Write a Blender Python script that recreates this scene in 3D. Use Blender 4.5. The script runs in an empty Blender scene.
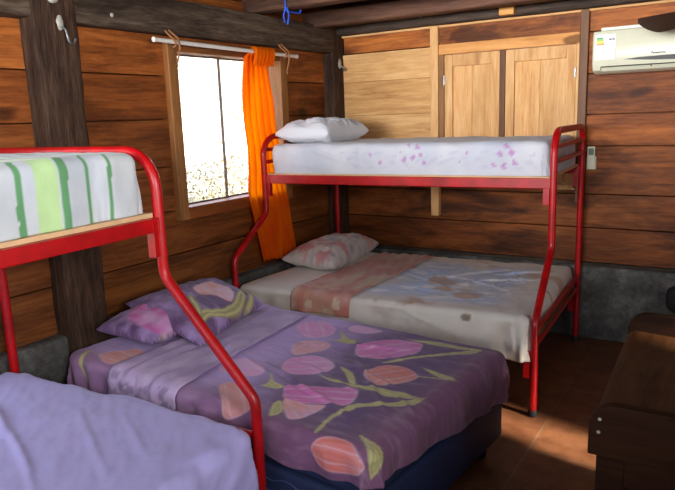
import bpy, bmesh, math, random
import numpy as np
from mathutils import Vector, Matrix, noise
from math import sin, cos, pi, hypot, sqrt

random.seed(7)
SC = bpy.context.scene
COL = SC.collection

# ------------------------------------------------------------------ helpers
def lin(r, g, b):
    f = lambda c: (c/255)/12.92 if c/255 <= .04045 else ((c/255+.055)/1.055)**2.4
    return (f(r), f(g), f(b), 1.0)

def tag(o, label=None, cat=None, group=None, kind=None):
    if label: o['label'] = label
    if cat: o['category'] = cat
    if group: o['group'] = group
    if kind: o['kind'] = kind
    return o

def empty(name, loc, label=None, cat=None, group=None, kind=None):
    o = bpy.data.objects.new(name, None)
    o.empty_display_size = .05
    o.location = loc
    COL.objects.link(o)
    return tag(o, label, cat, group, kind)

def world_loc(o):
    v = Vector((0, 0, 0))
    while o is not None:
        v += Vector(o.location); o = o.parent
    return v

def link(name, verts, faces, mat, parent=None, smooth=False, attrs=None, auto=None):
    """One mesh object; verts in world coordinates (no rotation is used on parents)."""
    V = np.asarray(verts, dtype=float).reshape(-1, 3)
    if parent is None:
        lo, hi = V.min(0), V.max(0)
        org = np.array([(lo[0]+hi[0])/2, (lo[1]+hi[1])/2, lo[2]])
        loc = org
    else:
        org = np.array(world_loc(parent)); loc = (0, 0, 0)
    me = bpy.data.meshes.new(name)
    me.from_pydata((V-org).tolist(), [], [tuple(f) for f in faces])
    if attrs:
        for an, arr in attrs.items():
            at = me.attributes.new(an, 'FLOAT_COLOR', 'POINT')
            a = np.ones((len(V), 4)); arr = np.asarray(arr); a[:, :arr.shape[1]] = arr
            at.data.foreach_set('color', a.ravel())
    me.materials.append(mat)
    if smooth:
        me.polygons.foreach_set('use_smooth', [True]*len(me.polygons))
    me.validate(); me.update()
    o = bpy.data.objects.new(name, me)
    COL.objects.link(o)
    o.location = loc
    if parent is not None: o.parent = parent
    if auto:
        bm = bmesh.new(); bm.from_mesh(me); bmesh.ops.recalc_face_normals(bm, faces=bm.faces); bm.to_mesh(me); bm.free()
    return o

class MB:
    """collects shapes into one mesh"""
    def __init__(s): s.v = []; s.f = []; s.t = []
    def add(s, v, f, t=(1, 1, 1)):
        n = len(s.v); s.v += [tuple(p) for p in v]; s.f += [tuple(i+n for i in q) for q in f]; s.t += [t]*len(v)
        return s
    def box(s, x0, x1, y0, y1, z0, z1, bev=0, t=(1, 1, 1)):
        bm = bmesh.new(); bmesh.ops.create_cube(bm, size=1)
        for v in bm.verts:
            v.co = Vector(((x0+x1)/2+v.co.x*(x1-x0), (y0+y1)/2+v.co.y*(y1-y0), (z0+z1)/2+v.co.z*(z1-z0)))
        if bev: bmesh.ops.bevel(bm, geom=list(bm.edges), offset=bev, segments=2, affect='EDGES', profile=.5)
        return s.bm(bm, t)
    def bm(s, bm, t=(1, 1, 1)):
        bm.verts.index_update()
        s.add([v.co[:] for v in bm.verts], [[v.index for v in f.verts] for f in bm.faces], t); bm.free(); return s
    def beam(s, p, q, wid, hgt, up=(0, 0, 1), bev=0, t=(1, 1, 1)):
        """box bar from p to q"""
        p, q = Vector(p), Vector(q); d = (q-p); L = d.length; d.normalize(); up = Vector(up)
        sd = d.cross(up).normalized(); u2 = sd.cross(d)
        bm = bmesh.new(); bmesh.ops.create_cube(bm, size=1)
        for v in bm.verts:
            c = v.co.copy(); v.co = (p+q)/2 + d*c.x*L + sd*c.y*wid + u2*c.z*hgt
        if bev: bmesh.ops.bevel(bm, geom=list(bm.edges), offset=bev, segments=2, affect='EDGES', profile=.5)
        return s.bm(bm, t)
    def tube(s, pts, r, seg=12, t=(1, 1, 1), caps=True, radii=None):
        P = [Vector(p) for p in pts]; n = len(P)
        T = [(P[min(i+1, n-1)]-P[max(i-1, 0)]).normalized() for i in range(n)]
        a = Vector((0, 0, 1)) if abs(T[0].z) < .9 else Vector((1, 0, 0))
        N = T[0].cross(a).normalized(); vs = []; fs = []
        for i in range(n):
            N = (N - T[i]*N.dot(T[i])).normalized(); B = T[i].cross(N)
            rr = radii[i] if radii else r
            for k in range(seg):
                an = 2*pi*k/seg; vs.append(P[i]+(N*cos(an)+B*sin(an))*rr)
        for i in range(n-1):
            for k in range(seg):
                k2 = (k+1) % seg
                fs.append((i*seg+k, i*seg+k2, (i+1)*seg+k2, (i+1)*seg+k))
        if caps:
            fs.append(tuple(range(seg))[::-1]); fs.append(tuple((n-1)*seg+k for k in range(seg)))
        return s.add(vs, fs, t)
    def lathe(s, c, prof, axis=(0, 0, 1), seg=20, t=(1, 1, 1)):
        ax = Vector(axis).normalized(); a = Vector((1, 0, 0)) if abs(ax.x) < .9 else Vector((0, 1, 0))
        N = ax.cross(a).normalized(); B = ax.cross(N); c = Vector(c); vs = []; fs = []
        for r, h in prof:
            for k in range(seg):
                an = 2*pi*k/seg; vs.append(c+ax*h+(N*cos(an)+B*sin(an))*r)
        m = len(prof)
        for i in range(m-1):
            for k in range(seg):
                k2 = (k+1) % seg; fs.append((i*seg+k, i*seg+k2, (i+1)*seg+k2, (i+1)*seg+k))
        fs.append(tuple(range(seg))[::-1]); fs.append(tuple((m-1)*seg+k for k in range(seg)))
        return s.add(vs, fs, t)
    def prism(s, poly, axis, a0, a1, t=(1, 1, 1)):
        """polygon in the plane normal to axis (0: yz, 1: xz, 2: xy), extruded a0..a1"""
        def P(p, a):
            return (a, p[0], p[1]) if axis == 0 else (p[0], a, p[1]) if axis == 1 else (p[0], p[1], a)
        n = len(poly); vs = [P(p, a0) for p in poly]+[P(p, a1) for p in poly]
        fs = [tuple(range(n)), tuple(range(n, 2*n))[::-1]]+[(i, i+n, (i+1) % n+n, (i+1) % n) for i in range(n)]
        return s.add(vs, fs, t)
    def build(s, name, mat, parent=None, smooth=False):
        o = link(name, s.v, s.f, mat, parent, smooth, {'tint': np.array(s.t)}, auto=True)
        return o

def smooth_by_angle(o, ang=40):
    me = o.data
    me.polygons.foreach_set('use_smooth', [True]*len(me.polygons))
    try: me.set_sharp_from_angle(angle=math.radians(ang))
    except Exception: pass
    return o

def rounded(pts, rad, n=7):
    """polyline with its corners replaced by arcs"""
    P = [Vector(p) for p in pts]; out = [P[0]]
    for i in range(1, len(P)-1):
        r = rad[i-1] if isinstance(rad, (list, tuple)) else rad
        a, b = (P[i-1]-P[i]), (P[i+1]-P[i]); la, lb = a.length, b.length; a.normalize(); b.normalize()
        th = a.angle(b); d = min(r/math.tan(th/2), la*.49, lb*.49); r = d*math.tan(th/2)
        s, e = P[i]+a*d, P[i]+b*d; c = P[i]+(a+b).normalized()*(r/sin(th/2))
        va, vb = s-c, e-c; full = va.angle(vb); ax = va.cross(vb).normalized()
        for k in range(n+1):
            out.append(c+Matrix.Rotation(full*k/n, 3, ax) @ va)
    out.append(P[-1]); return out

# ------------------------------------------------------------------ materials
def newmat(name):
    m = bpy.data.materials.new(name); m.use_nodes = True
    nt = m.node_tree; b = nt.nodes['Principled BSDF']
    return m, nt, b

def nd(nt, typ, **kw):
    n = nt.nodes.new(typ)
    for k, v in kw.items():
        if k in n.inputs.keys() if hasattr(n.inputs, 'keys') else False: n.inputs[k].default_value = v
        else: setattr(n, k, v)
    return n

def ramp(nt, fac, stops):
    r = nt.nodes.new('ShaderNodeValToRGB'); e = r.color_ramp.elements
    while len(e) < len(stops): e.new(.5)
    for i, (p, c) in enumerate(stops): e[i].position = p; e[i].color = c
    nt.links.new(fac, r.inputs['Fac']); return r.outputs['Color']

def mix(nt, fac, a, b, mode='MIX'):
    m = nt.nodes.new('ShaderNodeMix'); m.data_type = 'RGBA'; m.blend_type = mode
    for sock, val in ((m.inputs[0], fac), (m.inputs[6], a), (m.inputs[7], b)):
        if hasattr(val, 'is_output'): nt.links.new(val, sock)
        else: sock.default_value = val
    return m.outputs[2]

def coords(nt, scale=(1, 1, 1), kind='Object'):
    tc = nt.nodes.new('ShaderNodeTexCoord'); mp = nt.nodes.new('ShaderNodeMapping')
    mp.inputs['Scale'].default_value = scale
    nt.links.new(tc.outputs[kind], mp.inputs['Vector']); return mp.outputs['Vector']

def noi(nt, vec, scale, detail=4, rough=.55, dist=0):
    n = nt.nodes.new('ShaderNodeTexNoise'); n.inputs['Scale'].default_value = scale
    n.inputs['Detail'].default_value = detail; n.inputs['Roughness'].default_value = rough; n.inputs['Distortion'].default_value = dist
    nt.links.new(vec, n.inputs['Vector']); return n.outputs['Fac']

def bump(nt, b, h, strength=.3, dist=.01):
    n = nt.nodes.new('ShaderNodeBump'); n.inputs['Strength'].default_value = strength; n.inputs['Distance'].default_value = dist
    nt.links.new(h, n.inputs['Height']); nt.links.new(n.outputs['Normal'], b.inputs['Normal'])

def wood(name, axis, c_dark, c_mid, c_light, rough=.45, grain=14, stain=.5, bmp=.25, spec=.4, knots=0):
    """sawn wood, grain running along axis; each board's tint attribute multiplies it"""
    m, nt, b = newmat(name)
    tint = nt.nodes.new('ShaderNodeAttribute'); tint.attribute_name = 'tint'
    sc = [1, 1, 1]; sc[axis] = .09
    v = coords(nt, tuple(sc))
    off = nt.nodes.new('ShaderNodeVectorMath'); off.operation = 'MULTIPLY_ADD'
    nt.links.new(tint.outputs['Color'], off.inputs[0]); off.inputs[1].default_value = (7.3, 5.1, 9.7); nt.links.new(v, off.inputs[2])
    v = off.outputs[0]
    g = noi(nt, v, grain, 6, .6, .6); g2 = noi(nt, v, grain*4.5, 5, .7)
    sc2 = [1, 1, 1]; sc2[axis] = .35
    v2 = coords(nt, tuple(sc2))
    st = noi(nt, v2, 3.4, 6, .62, .5)
    c = ramp(nt, g, [(.3, c_dark), (.5, c_mid), (.72, c_light)])
    c = mix(nt, .35, c, ramp(nt, g2, [(.35, c_dark), (.65, c_light)]))
    c = mix(nt, ramp(nt, st, [(.48, (0, 0, 0, 1)), (.64, (stain, stain, stain, 1))]), c, tuple(x*.4 for x in c_dark[:3])+(1,))
    if knots:
        sk = [1, 1, 1]; sk[axis] = .45
        kv = noi(nt, coords(nt, tuple(sk)), knots, 1, .4)
        c = mix(nt, ramp(nt, kv, [(.70, (0, 0, 0, 1)), (.76, (.75, .75, .75, 1))]), c, tuple(x*.3 for x in c_dark[:3])+(1,))
    c = mix(nt, 1.0, c, tint.outputs['Color'], 'MULTIPLY')
    nt.links.new(c, b.inputs['Base Color'])
    b.inputs['Roughness'].default_value = rough; b.inputs['Specular IOR Level'].default_value = spec
    bump(nt, b, g2, bmp, .006)
    return m

def plain(name, col, rough=.5, metal=0, var=.12, nscale=20, bmp=.1, spec=.5, coat=0):
    m, nt, b = newmat(name)
    n = noi(nt, coords(nt), nscale, 4)
    lo = tuple(x*(1-var) for x in col[:3])+(1,); hi = tuple(min(1, x*(1+var)) for x in col[:3])+(1,)
    nt.links.new(ramp(nt, n, [(.3, lo), (.7, hi)]), b.inputs['Base Color'])
    b.inputs['Roughness'].default_value = rough; b.inputs['Metallic'].default_value = metal
    b.inputs['Specular IOR Level'].default_value = spec
    b.inputs['Coat Weight'].default_value = coat
    if bmp: bump(nt, b, n, bmp, .004)
    return m

def cloth(name, base=None, var=.08, rough=.85, crease=.35, sheen=.15, nscale=9, stain=None):
    """woven fabric; base colour from the 'pattern' attribute unless one is given"""
    m, nt, b = newmat(name)
    v = coords(nt)
    if base is None:
        at = nt.nodes.new('ShaderNodeAttribute'); at.attribute_name = 'pattern'; c = at.outputs['Color']
    else:
        rgb = nt.nodes.new('ShaderNodeRGB'); rgb.outputs[0].default_value = base; c = rgb.outputs[0]
    n = noi(nt, v, nscale, 5)
    c = mix(nt, 1.0, c, ramp(nt, n, [(.3, (1-var,)*3+(1,)), (.7, (1, 1, 1, 1))]), 'MULTIPLY')
    if stain:
        n2 = noi(nt, v, 3.5, 4, .6)
        c = mix(nt, ramp(nt, n2, [(.55, (0, 0, 0, 1)), (.72, (.6, .6, .6, 1))]), c, stain)
    nt.links.new(c, b.inputs['Base Color']); b.inputs['Roughness'].default_value = rough
    b.inputs['Sheen Weight'].default_value = sheen; b.inputs['Specular IOR Level'].default_value = .2
    w = noi(nt, v, 420, 2); w2 = noi(nt, coords(nt, (1, 2.2, 1)), 16, 4, .6, 1.2)
    h = nt.nodes.new('ShaderNodeMath'); h.operation = 'MULTIPLY_ADD'
    nt.links.new(w, h.inputs[0]); h.inputs[1].default_value = .06; nt.links.new(w2, h.inputs[2])
    bump(nt, b, h.outputs[0], crease*.6, .012)
    return m

RED_D, RED_M, RED_L = lin(78, 40, 19), lin(144, 82, 38), lin(194, 122, 60)
M = {}
M['plank_y'] = wood('reddish planks along y', 1, RED_D, RED_M, RED_L, .5, 15, .5, .25, .25, 5)
M['plank_x'] = wood('reddish planks along x', 0, RED_D, RED_M, RED_L, .55, 14, .85, .25, .2, 5)
M['pale_x'] = wood('pale unvarnished boards', 0, lin(168, 116, 64), lin(212, 162, 104), lin(232, 190, 134), .65, 12, .18, .2, .25, 7)
M['pale_z'] = wood('pale upright timber', 2, lin(176, 120, 66), lin(216, 166, 106), lin(234, 192, 138), .6, 14, .15, .2, .25, 6)
M['casing_z'] = wood('window casing upright', 2, lin(104, 64, 30), lin(150, 98, 52), lin(178, 124, 72), .5, 14, .3, .2, .3)
M['casing_y'] = wood('window casing level', 1, lin(104, 58, 26), lin(158, 92, 44), lin(184, 116, 60), .5, 14, .3, .2, .3)
M['post_z'] = wood('dark hewn post', 2, lin(28, 18, 13), lin(60, 40, 29), lin(106, 80, 62), .75, 24, .6, 1.0, .15)
M['beam_y'] = wood('grey weathered beam', 1, lin(36, 26, 20), lin(74, 59, 48), lin(128, 110, 92), .8, 20, .6, 1.0, .15)
M['beam_x'] = wood('dark grey beam', 0, lin(34, 26, 22), lin(64, 52, 44), lin(98, 82, 70), .8, 16, .5, .7, .2)
M['joist_x'] = wood('brown joist', 0, lin(52, 34, 26), lin(92, 62, 48), lin(120, 86, 68), .7, 14, .45, .5, .2)
M['ceil'] = wood('dark ceiling boards', 1, lin(26, 19, 15), lin(48, 36, 28), lin(66, 50, 40), .85, 12, .4, .4, .1)
M['chest_y'] = wood('worn dark chest wood along', 1, lin(36, 18, 9), lin(78, 45, 22), lin(118, 75, 41), .6, 10, .8, .35, .2)
M['chest_x'] = wood('worn dark chest wood across', 0, lin(22, 10, 5), lin(44, 22, 11), lin(64, 36, 19), .65, 10, .6, .35, .12)

def concrete():
    m, nt, b = newmat('rough grey concrete')
    v = coords(nt); n = noi(nt, v, 4, 8, .65); n2 = noi(nt, v, 26, 6, .7)
    c = ramp(nt, n, [(.35, lin(46, 43, 39)), (.5, lin(82, 79, 74)), (.66, lin(146, 146, 140))])
    c = mix(nt, .4, c, ramp(nt, n2, [(.35, lin(50, 50, 50)), (.7, lin(118, 114, 108))]))
    nt.links.new(c, b.inputs['Base Color']); b.inputs['Roughness'].default_value = .9
    bump(nt, b, n2, .6, .02); return m
M['concrete'] = concrete()

def tile():
    m, nt, b = newmat('terracotta floor tile')
    tc = nt.nodes.new('ShaderNodeTexCoord'); mp = nt.nodes.new('ShaderNodeMapping')
    mp.inputs['Location'].default_value = TILE_OFF
    nt.links.new(tc.outputs['Object'], mp.inputs['Vector'])
    br = nt.nodes.new('ShaderNodeTexBrick'); br.offset = 0; br.squash = 1
    br.inputs['Scale'].default_value = 1; br.inputs['Brick Width'].default_value = .42; br.inputs['Row Height'].default_value = .42
    br.inputs['Mortar Size'].default_value = .004; br.inputs['Mortar Smooth'].default_value = .2; br.inputs['Bias'].default_value = 0
    br.inputs['Color1'].default_value = lin(150, 98, 64); br.inputs['Color2'].default_value = lin(136, 86, 56); br.inputs['Mortar'].default_value = lin(150, 122, 90)
    nt.links.new(mp.outputs['Vector'], br.inputs['Vector'])
    n = noi(nt, coords(nt), 7, 6, .65)
    c = mix(nt, 1, br.outputs['Color'], ramp(nt, n, [(.32, (.45, .4, .36, 1)), (.7, (1.0, 1.0, 1.0, 1))]), 'MULTIPLY')
    nt.links.new(c, b.inputs['Base Color']); b.inputs['Roughness'].default_value = .45
    bump(nt, b, br.outputs['Fac'], -.3, .004); return m
TILE_OFF = (0, 0, 0)

M['red'] = plain('red enamelled steel tube', lin(166, 9, 14), .38, 0, .3, 9, .05, .4, .06)
M['black'] = plain('black rubber', lin(22, 20, 20), .7)
M['ply'] = plain('pale plywood slat board', lin(206, 168, 124), .7, 0, .1, 12)
M['white_plastic'] = plain('cream white plastic', lin(216, 215, 190), .32, 0, .03, 5, 0)
M['white_paint'] = plain('chalky white paint', lin(172, 168, 158), .8, 0, .25, 30, .3)
M['grey_plastic'] = plain('dark slot plastic', lin(30, 28, 26), .5)
M['steel'] = plain('dull steel', lin(150, 150, 150), .4, .9, .1, 20)
M['sash'] = plain('dark painted sash', lin(84, 74, 64), .6)
M['rod'] = plain('white painted curtain pole', lin(228, 222, 212), .4, 0, .06, 20)
M['cord'] = plain('brown twisted cord', lin(150, 98, 58), .9, 0, .25, 60, .4)
M['blue_cord'] = plain('blue nylon cord', lin(30, 80, 190), .6)
M['fan'] = plain('dark brown fan blade', lin(52, 32, 24), .4, 0, .15, 12)
M['bag'] = plain('black bag cloth', lin(20, 19, 20), .8, 0, .2, 18, .3)
M['sticker'] = plain('white sticker paper', lin(236, 236, 244), .6, 0, .02, 8, 0)
for nm, c in dict(green=(40, 160, 70), lime=(150, 195, 60), yellow=(240, 215, 50), orange=(232, 140, 50), ink=(30, 30, 32), greyink=(170, 168, 182), screen=(96, 112, 96)).items():
    M['p_'+nm] = plain(nm+' print', lin(*c), .5, 0, .03, 8, 0)
M['bluequilt'] = plain('dark blue quilted ticking', lin(36, 48, 84), .7, 0, .2, 14, .2)
M['quiltline'] = plain('pale quilting stitch', lin(74, 90, 130), .8, 0, .1, 14, 0)
M['mattress'] = cloth('mattress ticking', lin(204, 196, 184))

def glass():
    m, nt, b = newmat('window glass'); nt.nodes.remove(b)
    out = nt.nodes['Material Output']
    tr = nt.nodes.new('ShaderNodeBsdfTransparent'); tr.inputs['Color'].default_value = (.96, .97, .97, 1)
    gl = nt.nodes.new('ShaderNodeBsdfGlossy'); gl.inputs['Roughness'].default_value = .02
    mx = nt.nodes.new('ShaderNodeMixShader'); mx.inputs[0].default_value = .05
    nt.links.new(tr.outputs[0], mx.inputs[1]); nt.links.new(gl.outputs[0], mx.inputs[2])
    nt.links.new(mx.outputs[0], out.inputs['Surface']); return m
M['glass'] = glass()

def curtain_mat():
    m, nt, b = newmat('thin orange curtain cloth'); out = nt.nodes['Material Output']
    n = noi(nt, coords(nt, (1, 1, .25)), 18, 4)
    c = ramp(nt, n, [(.3, lin(232, 84, 4)), (.7, lin(252, 136, 12))])
    nt.links.new(c, b.inputs['Base Color']); b.inputs['Roughness'].default_value = .8; b.inputs['Specular IOR Level'].default_value = .15
    tl = nt.nodes.new('ShaderNodeBsdfTranslucent'); tl.inputs['Color'].default_value = lin(255, 196, 30)
    mx = nt.nodes.new('ShaderNodeMixShader'); mx.inputs[0].default_value = .62
    nt.links.new(b.outputs[0], mx.inputs[1]); nt.links.new(tl.outputs[0], mx.inputs[2]); nt.links.new(mx.outputs[0], out.inputs['Surface'])
    return m
M['curtain'] = curtain_mat()

# ------------------------------------------------------------------ the room shell
XL, XR, YB, YR, ZC = -3.0, 1.35, 4.8, -1.3, 2.62
HOLE_W1 = (2.945, 3.985, 1.125, 2.075)       # y0,y1,z0,z1 : the window in view
HOLE_W2 = (-.45, 1.2, .75, 2.1)            # a second window in the same wall, beside the photographer
HOLE_SH = (-2.015, -1.015, 1.125, 2.09)      # x0,x1,z0,z1 : shuttered window in the back wall
HOLE_DOOR = (2.34, 2.84, 0, 2.0)            # narrow doorway in the right wall
HOLE_W4 = (-.9, .5, 1.5, 2.3)               # unseen window added in the right wall to light the left bunk
HOLE_R = (-2.6, .6, 1.55, 2.45)              # long high opening, unseen, added in the rear wall for frontal fill

def tr(z):
    k = random.uniform(.78, 1.1); return (k, k*random.uniform(.92, 1.03), k*random.uniform(.88, 1.04))

def plank_wall(name, axis, plane, thick, a0, a1, rows, holes, mat, joints=()):
    """boards laid along `axis`(0/1) at `plane`; outward thickness `thick` (signed)."""
    mb = MB()
    for (z0, z1, tint) in rows:
        t = tint
        cuts = [(a0, a1, z0, z1)]
        for h in holes:
            nc = []
            for c0, c1, q0, q1 in cuts:
                if h[1] <= c0 or h[0] >= c1 or h[3] <= q0+1e-4 or h[2] >= q1-1e-4: nc.append((c0, c1, q0, q1)); continue
                nc += [(c0, h[0], q0, q1), (h[1], c1, q0, q1)]
                if h[2]-q0 > .002: nc.append((h[0], h[1], q0, h[2]))
                if q1-h[3] > .002: nc.append((h[0], h[1], h[3], q1))
            cuts = nc
        jit = random.uniform(-.004, .004)
        for c in cuts:
            c0, c1, zz0, zz1 = c
            lo, hi = sorted((plane+jit*0, plane+thick)); 
            if thick > 0: lo += max(jit, 0)
            else: hi -= max(jit, 0)
            g = .0035
            if axis == 1: mb.box(lo, hi, c0, c1, zz0+g, zz1-g, .003, t)
            else: mb.box(c0, c1, lo, hi, zz0+g, zz1-g, .003, t)
        # backing so no light leaks through the joints
        lo, hi = sorted((plane+thick*.5, plane+thick*1.1))
        for c in cuts:
            c0, c1, zz0, zz1 = c
            if axis == 1: mb.box(lo, hi, c0, c1, zz0, zz1, 0, (.3, .3, .3))
            else: mb.box(c0, c1, lo, hi, zz0, zz1, 0, (.3, .3, .3))
    o = mb.build(name, mat)
    return tag(o, kind='structure')

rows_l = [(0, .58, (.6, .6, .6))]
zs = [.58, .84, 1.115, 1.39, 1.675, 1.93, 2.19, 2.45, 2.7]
tl_ = [(.5, .46, .43), (.58, .51, .45), (.78, .67, .6), (.72, .62, .56), (.82, .68, .58), (1.2, 1.05, .9), (1, .9, .8), (.6, .6, .6)]  # lowest rows tinted darker: shade low on this wall put into the boards
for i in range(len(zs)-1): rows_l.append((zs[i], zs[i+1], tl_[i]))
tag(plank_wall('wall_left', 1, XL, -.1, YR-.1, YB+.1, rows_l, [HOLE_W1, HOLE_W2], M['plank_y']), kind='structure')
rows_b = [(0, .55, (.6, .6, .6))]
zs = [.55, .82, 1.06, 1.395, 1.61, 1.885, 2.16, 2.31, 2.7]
tb_ = [(.64, .54, .45), (.68, .58, .47), (.82, .71, .58), (1.02, .88, .72), (.72, .62, .58), (.9, .78, .68), (1.22, 1.12, .95), (.5, .5, .5)]  # low rows carry the shade under the bunk and at right in their tint
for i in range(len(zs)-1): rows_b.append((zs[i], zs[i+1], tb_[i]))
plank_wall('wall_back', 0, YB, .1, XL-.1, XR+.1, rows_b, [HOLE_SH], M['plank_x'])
rows_r = [(i*.3, i*.3+.3, tr(0)) for i in range(9)]
plank_wall('wall_right', 1, XR, .1, YR-.1, YB+.1, rows_r, [HOLE_DOOR, HOLE_W4], M['plank_y'])
rows_r = [(i*.3, i*.3+.3, tr(0)) for i in range(9)]
plank_wall('wall_rear', 0, YR, -.1, XL-.1, XR+.1, rows_r, [HOLE_R], M['plank_x'])

mb = MB()
y = YR
mb.box(XL, XR, YR, YB, ZC+.03, ZC+.08, 0, (.5, .5, .5))
x = XL
while x < XR:
    mb.box(x+.002, min(x+.2, XR)-.002, YR, YB, ZC, ZC+.035, .003, tr(0)); x += .2
tag(mb.build('ceiling', M['ceil']), kind='structure')
TILE_OFF = (.81+.42*10, -.04+.42*10, 0)
M['tile'] = tile()
fl = MB().box(XL-.1, XR+.1, YR-.1, YB+.1, -.1, 0).build('floor', M['tile']); tag(fl, kind='structure')
# shift so that object coordinates equal world coordinates
def recenter_world(o):
    off = Vector(o.location); o.data.transform(Matrix.Translation(off)); o.location = (0, 0, 0)
recenter_world(fl)

# concrete footing that the planks stand on
def lumpy(o, amp, sc, ax):
    for v in o.data.vertices:
        w = v.co*sc; v.co[ax] += (noise.noise(w)+.5*noise.noise(w*2.7))*amp
def grid_box(x0, x1, y0, y1, z0, z1, n):
    bm = bmesh.new(); bmesh.ops.create_cube(bm, size=1)
    for v in bm.verts: v.co = Vector(((x0+x1)/2+v.co.x*(x1-x0), (y0+y1)/2+v.co.y*(y1-y0), (z0+z1)/2+v.co.z*(z1-z0)))
    bmesh.ops.bevel(bm, geom=list(bm.edges), offset=.025, segments=3, affect='EDGES', profile=.5)
    bmesh.ops.subdivide_edges(bm, edges=[e for e in bm.edges if e.calc_length() > .3], cuts=n, use_grid_fill=True)
    return bm
o = MB().bm(grid_box(XL-.02, -2.925, YR, YB, 0, .585, 24)).build('baseboard_left', M['concrete']); lumpy(o, .008, 7, 0); tag(o, kind='structure')
o = MB().bm(grid_box(XL, XR, YB-.025, YB+.02, 0, .545, 24)).build('baseboard_back', M['concrete']); lumpy(o, .005, 7, 1); tag(o, kind='structure')

# posts and beams
def hewn(name, x0, x1, y0, y1, z0, z1, mat, amp=.006, bev=.012):
    bm = bmesh.new(); bmesh.ops.create_cube(bm, size=1)
    for v in bm.verts: v.co = Vector(((x0+x1)/2+v.co.x*(x1-x0), (y0+y1)/2+v.co.y*(y1-y0), (z0+z1)/2+v.co.z*(z1-z0)))
    bmesh.ops.bevel(bm, geom=list(bm.edges), offset=bev, segments=2, affect='EDGES', profile=.5)
    bmesh.ops.subdivide_edges(bm, edges=[e for e in bm.edges if e.calc_length() > .25], cuts=30, use_grid_fill=True)
    for v in bm.verts:
        w = v.co*5; d = noise.noise_vector(w)*amp + noise.noise_vector(w*4)*amp*.4; v.co += d
    o = MB().bm(bm).build(name, mat); smooth_by_angle(o, 50); return tag(o, kind='structure')
hewn('trim_1', -3.06, -2.885, 1.965, 2.205, .0, 2.6, M['post_z'], .008)              # left post
hewn('trim_2', -3.08, -2.90, 4.625, 4.86, 0, 2.44, M['post_z'], .004)                # corner post
hewn('trim_3', -3.08, -2.90, YR, 4.65, 2.165, 2.365, M['beam_y'], .007)              # wall plate on the left wall
hewn('trim_4', -3.0, XR, 4.69, 4.84, 2.305, 2.43, M['beam_x'], .005)                 # wall plate on the back wall
hewn('trim_5', -3.08, XR, 4.36, 4.50, 2.34, 2.455, M['joist_x'], .004)               # joists
hewn('trim_6', -3.08, XR, 3.64, 3.78, 2.37, 2.52, M['joist_x'], .004)
hewn('trim_7', -3.08, XR, 2.45, 2.60, 2.385, 2.53, M['joist_x'], .004)
hewn('trim_8', -3.08, XR, 1.2, 1.35, 2.385, 2.53, M['joist_x'], .004)
o = MB().box(-2.99, XR, 4.77, 4.806, 2.29, 2.312, .004).build('trim_9', M['pale_x']); tag(o, kind='structure')
# pale boards nailed over the wall left of the shutters, and the uprights beside them
mb = MB()
for z0, z1, k in ((1.16, 1.42, .92), (1.42, 1.66, .97), (1.66, 1.93, 1.0), (1.93, 2.155, 1.03)):
    mb.box(-2.9, -2.10, 4.778, 4.8, z0+.001, z1-.001, .002, (k, k, k*.97))
tag(mb.build('trim_10', M['pale_x']), kind='structure')
o = MB().box(-2.105, -2.04, 4.75, 4.805, .855, 2.30, .004).build('trim_11', M['pale_z']); tag(o, kind='structure')
o = MB().box(-1.01, -.955, 4.765, 4.805, 1.0, 2.305, .004, (.42, .4, .4)).build('trim_12', M['casing_z']); tag(o, kind='structure')
o = MB().box(-2.04, -1.01, 4.762, 4.82, 2.09, 2.165, .005, (1.0, .82, .62)).build('trim_13', M['pale_x']); tag(o, kind='structure')
o = MB().box(-1.535, -1.43, 4.64, 4.70, 2.31, 2.40, .004, (1, .85, .6)).build('trim_14', M['pale_x']); tag(o, kind='structure')
o = MB().box(-2.9, -.02, 4.765, 4.80, .548, .575, .006, (.9, .9, .9)).build('trim_15', M['beam_x']); tag(o, kind='structure')

# window with its shutters closed, in the back wall
w2 = empty('window_2', (-1.515, 4.8, 1.11), kind='structure')
mb = MB()
mb.box(-2.04, -2.0, 4.768, 4.9, 1.1, 2.09, .003, (.42, .36, .32)); mb.box(-1.03, -1.01, 4.765, 4.9, 1.1, 2.09, .003)
mb.box(-2.04, -1.01, 4.765, 4.9, 1.09, 1.13, .003)
mb.build('window_frame', M['pale_z'], w2)
tag(MB().box(-1.565, -1.525, 4.772, 4.85, 1.13, 2.09, .003, (.42, .36, .32)).build('mullion', M['casing_z'], w2))
for x0, x1 in ((-1.998, -1.567), (-1.523, -1.032)):
    mb = MB(); yb0, yb1 = 4.775, 4.815; sw = .065
    mb.box(x0, x0+sw, yb0, yb1, 1.132, 2.086, .004); mb.box(x1-sw, x1, yb0, yb1, 1.132, 2.086, .004)
    mb.box(x0+sw, x1-sw, yb0, yb1, 2.0, 2.086, .004, (.95, .95, .95)); mb.box(x0+sw, x1-sw, yb0, yb1, 1.132, 1.22, .004, (.95, .95, .95))
    s = mb.build('shutter', M['pale_z'], w2)
    mb = MB(); n = 2; pw = (x1-x0-2*sw)/n
    for i in range(n):
        k = (1.05, .93)[i]; mb.box(x0+sw+i*pw+.0004, x0+sw+(i+1)*pw-.0004, 4.792, 4.808, 1.22, 2.0, .003, (k, k*.98, k*.95))
    mb.box(x0+.01, x1-.01, 4.809, 4.821, 1.14, 2.08, .002, (.8, .76, .7))
    mb.build('shutter_panel', M['pale_z'], s)
    xe = x0-.004 if x0 < -1.8 else x1+.004
    for z in (1.32, 1.9):
        mb = MB(); mb.box(xe-.012, xe+.012, 4.768, 4.776, z-.035, z+.035, .002); mb.tube([(xe, 4.768, z-.037), (xe, 4.768, z+.037)], .005, 8)
        mb.build('hinge', M['steel'], s)

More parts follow.
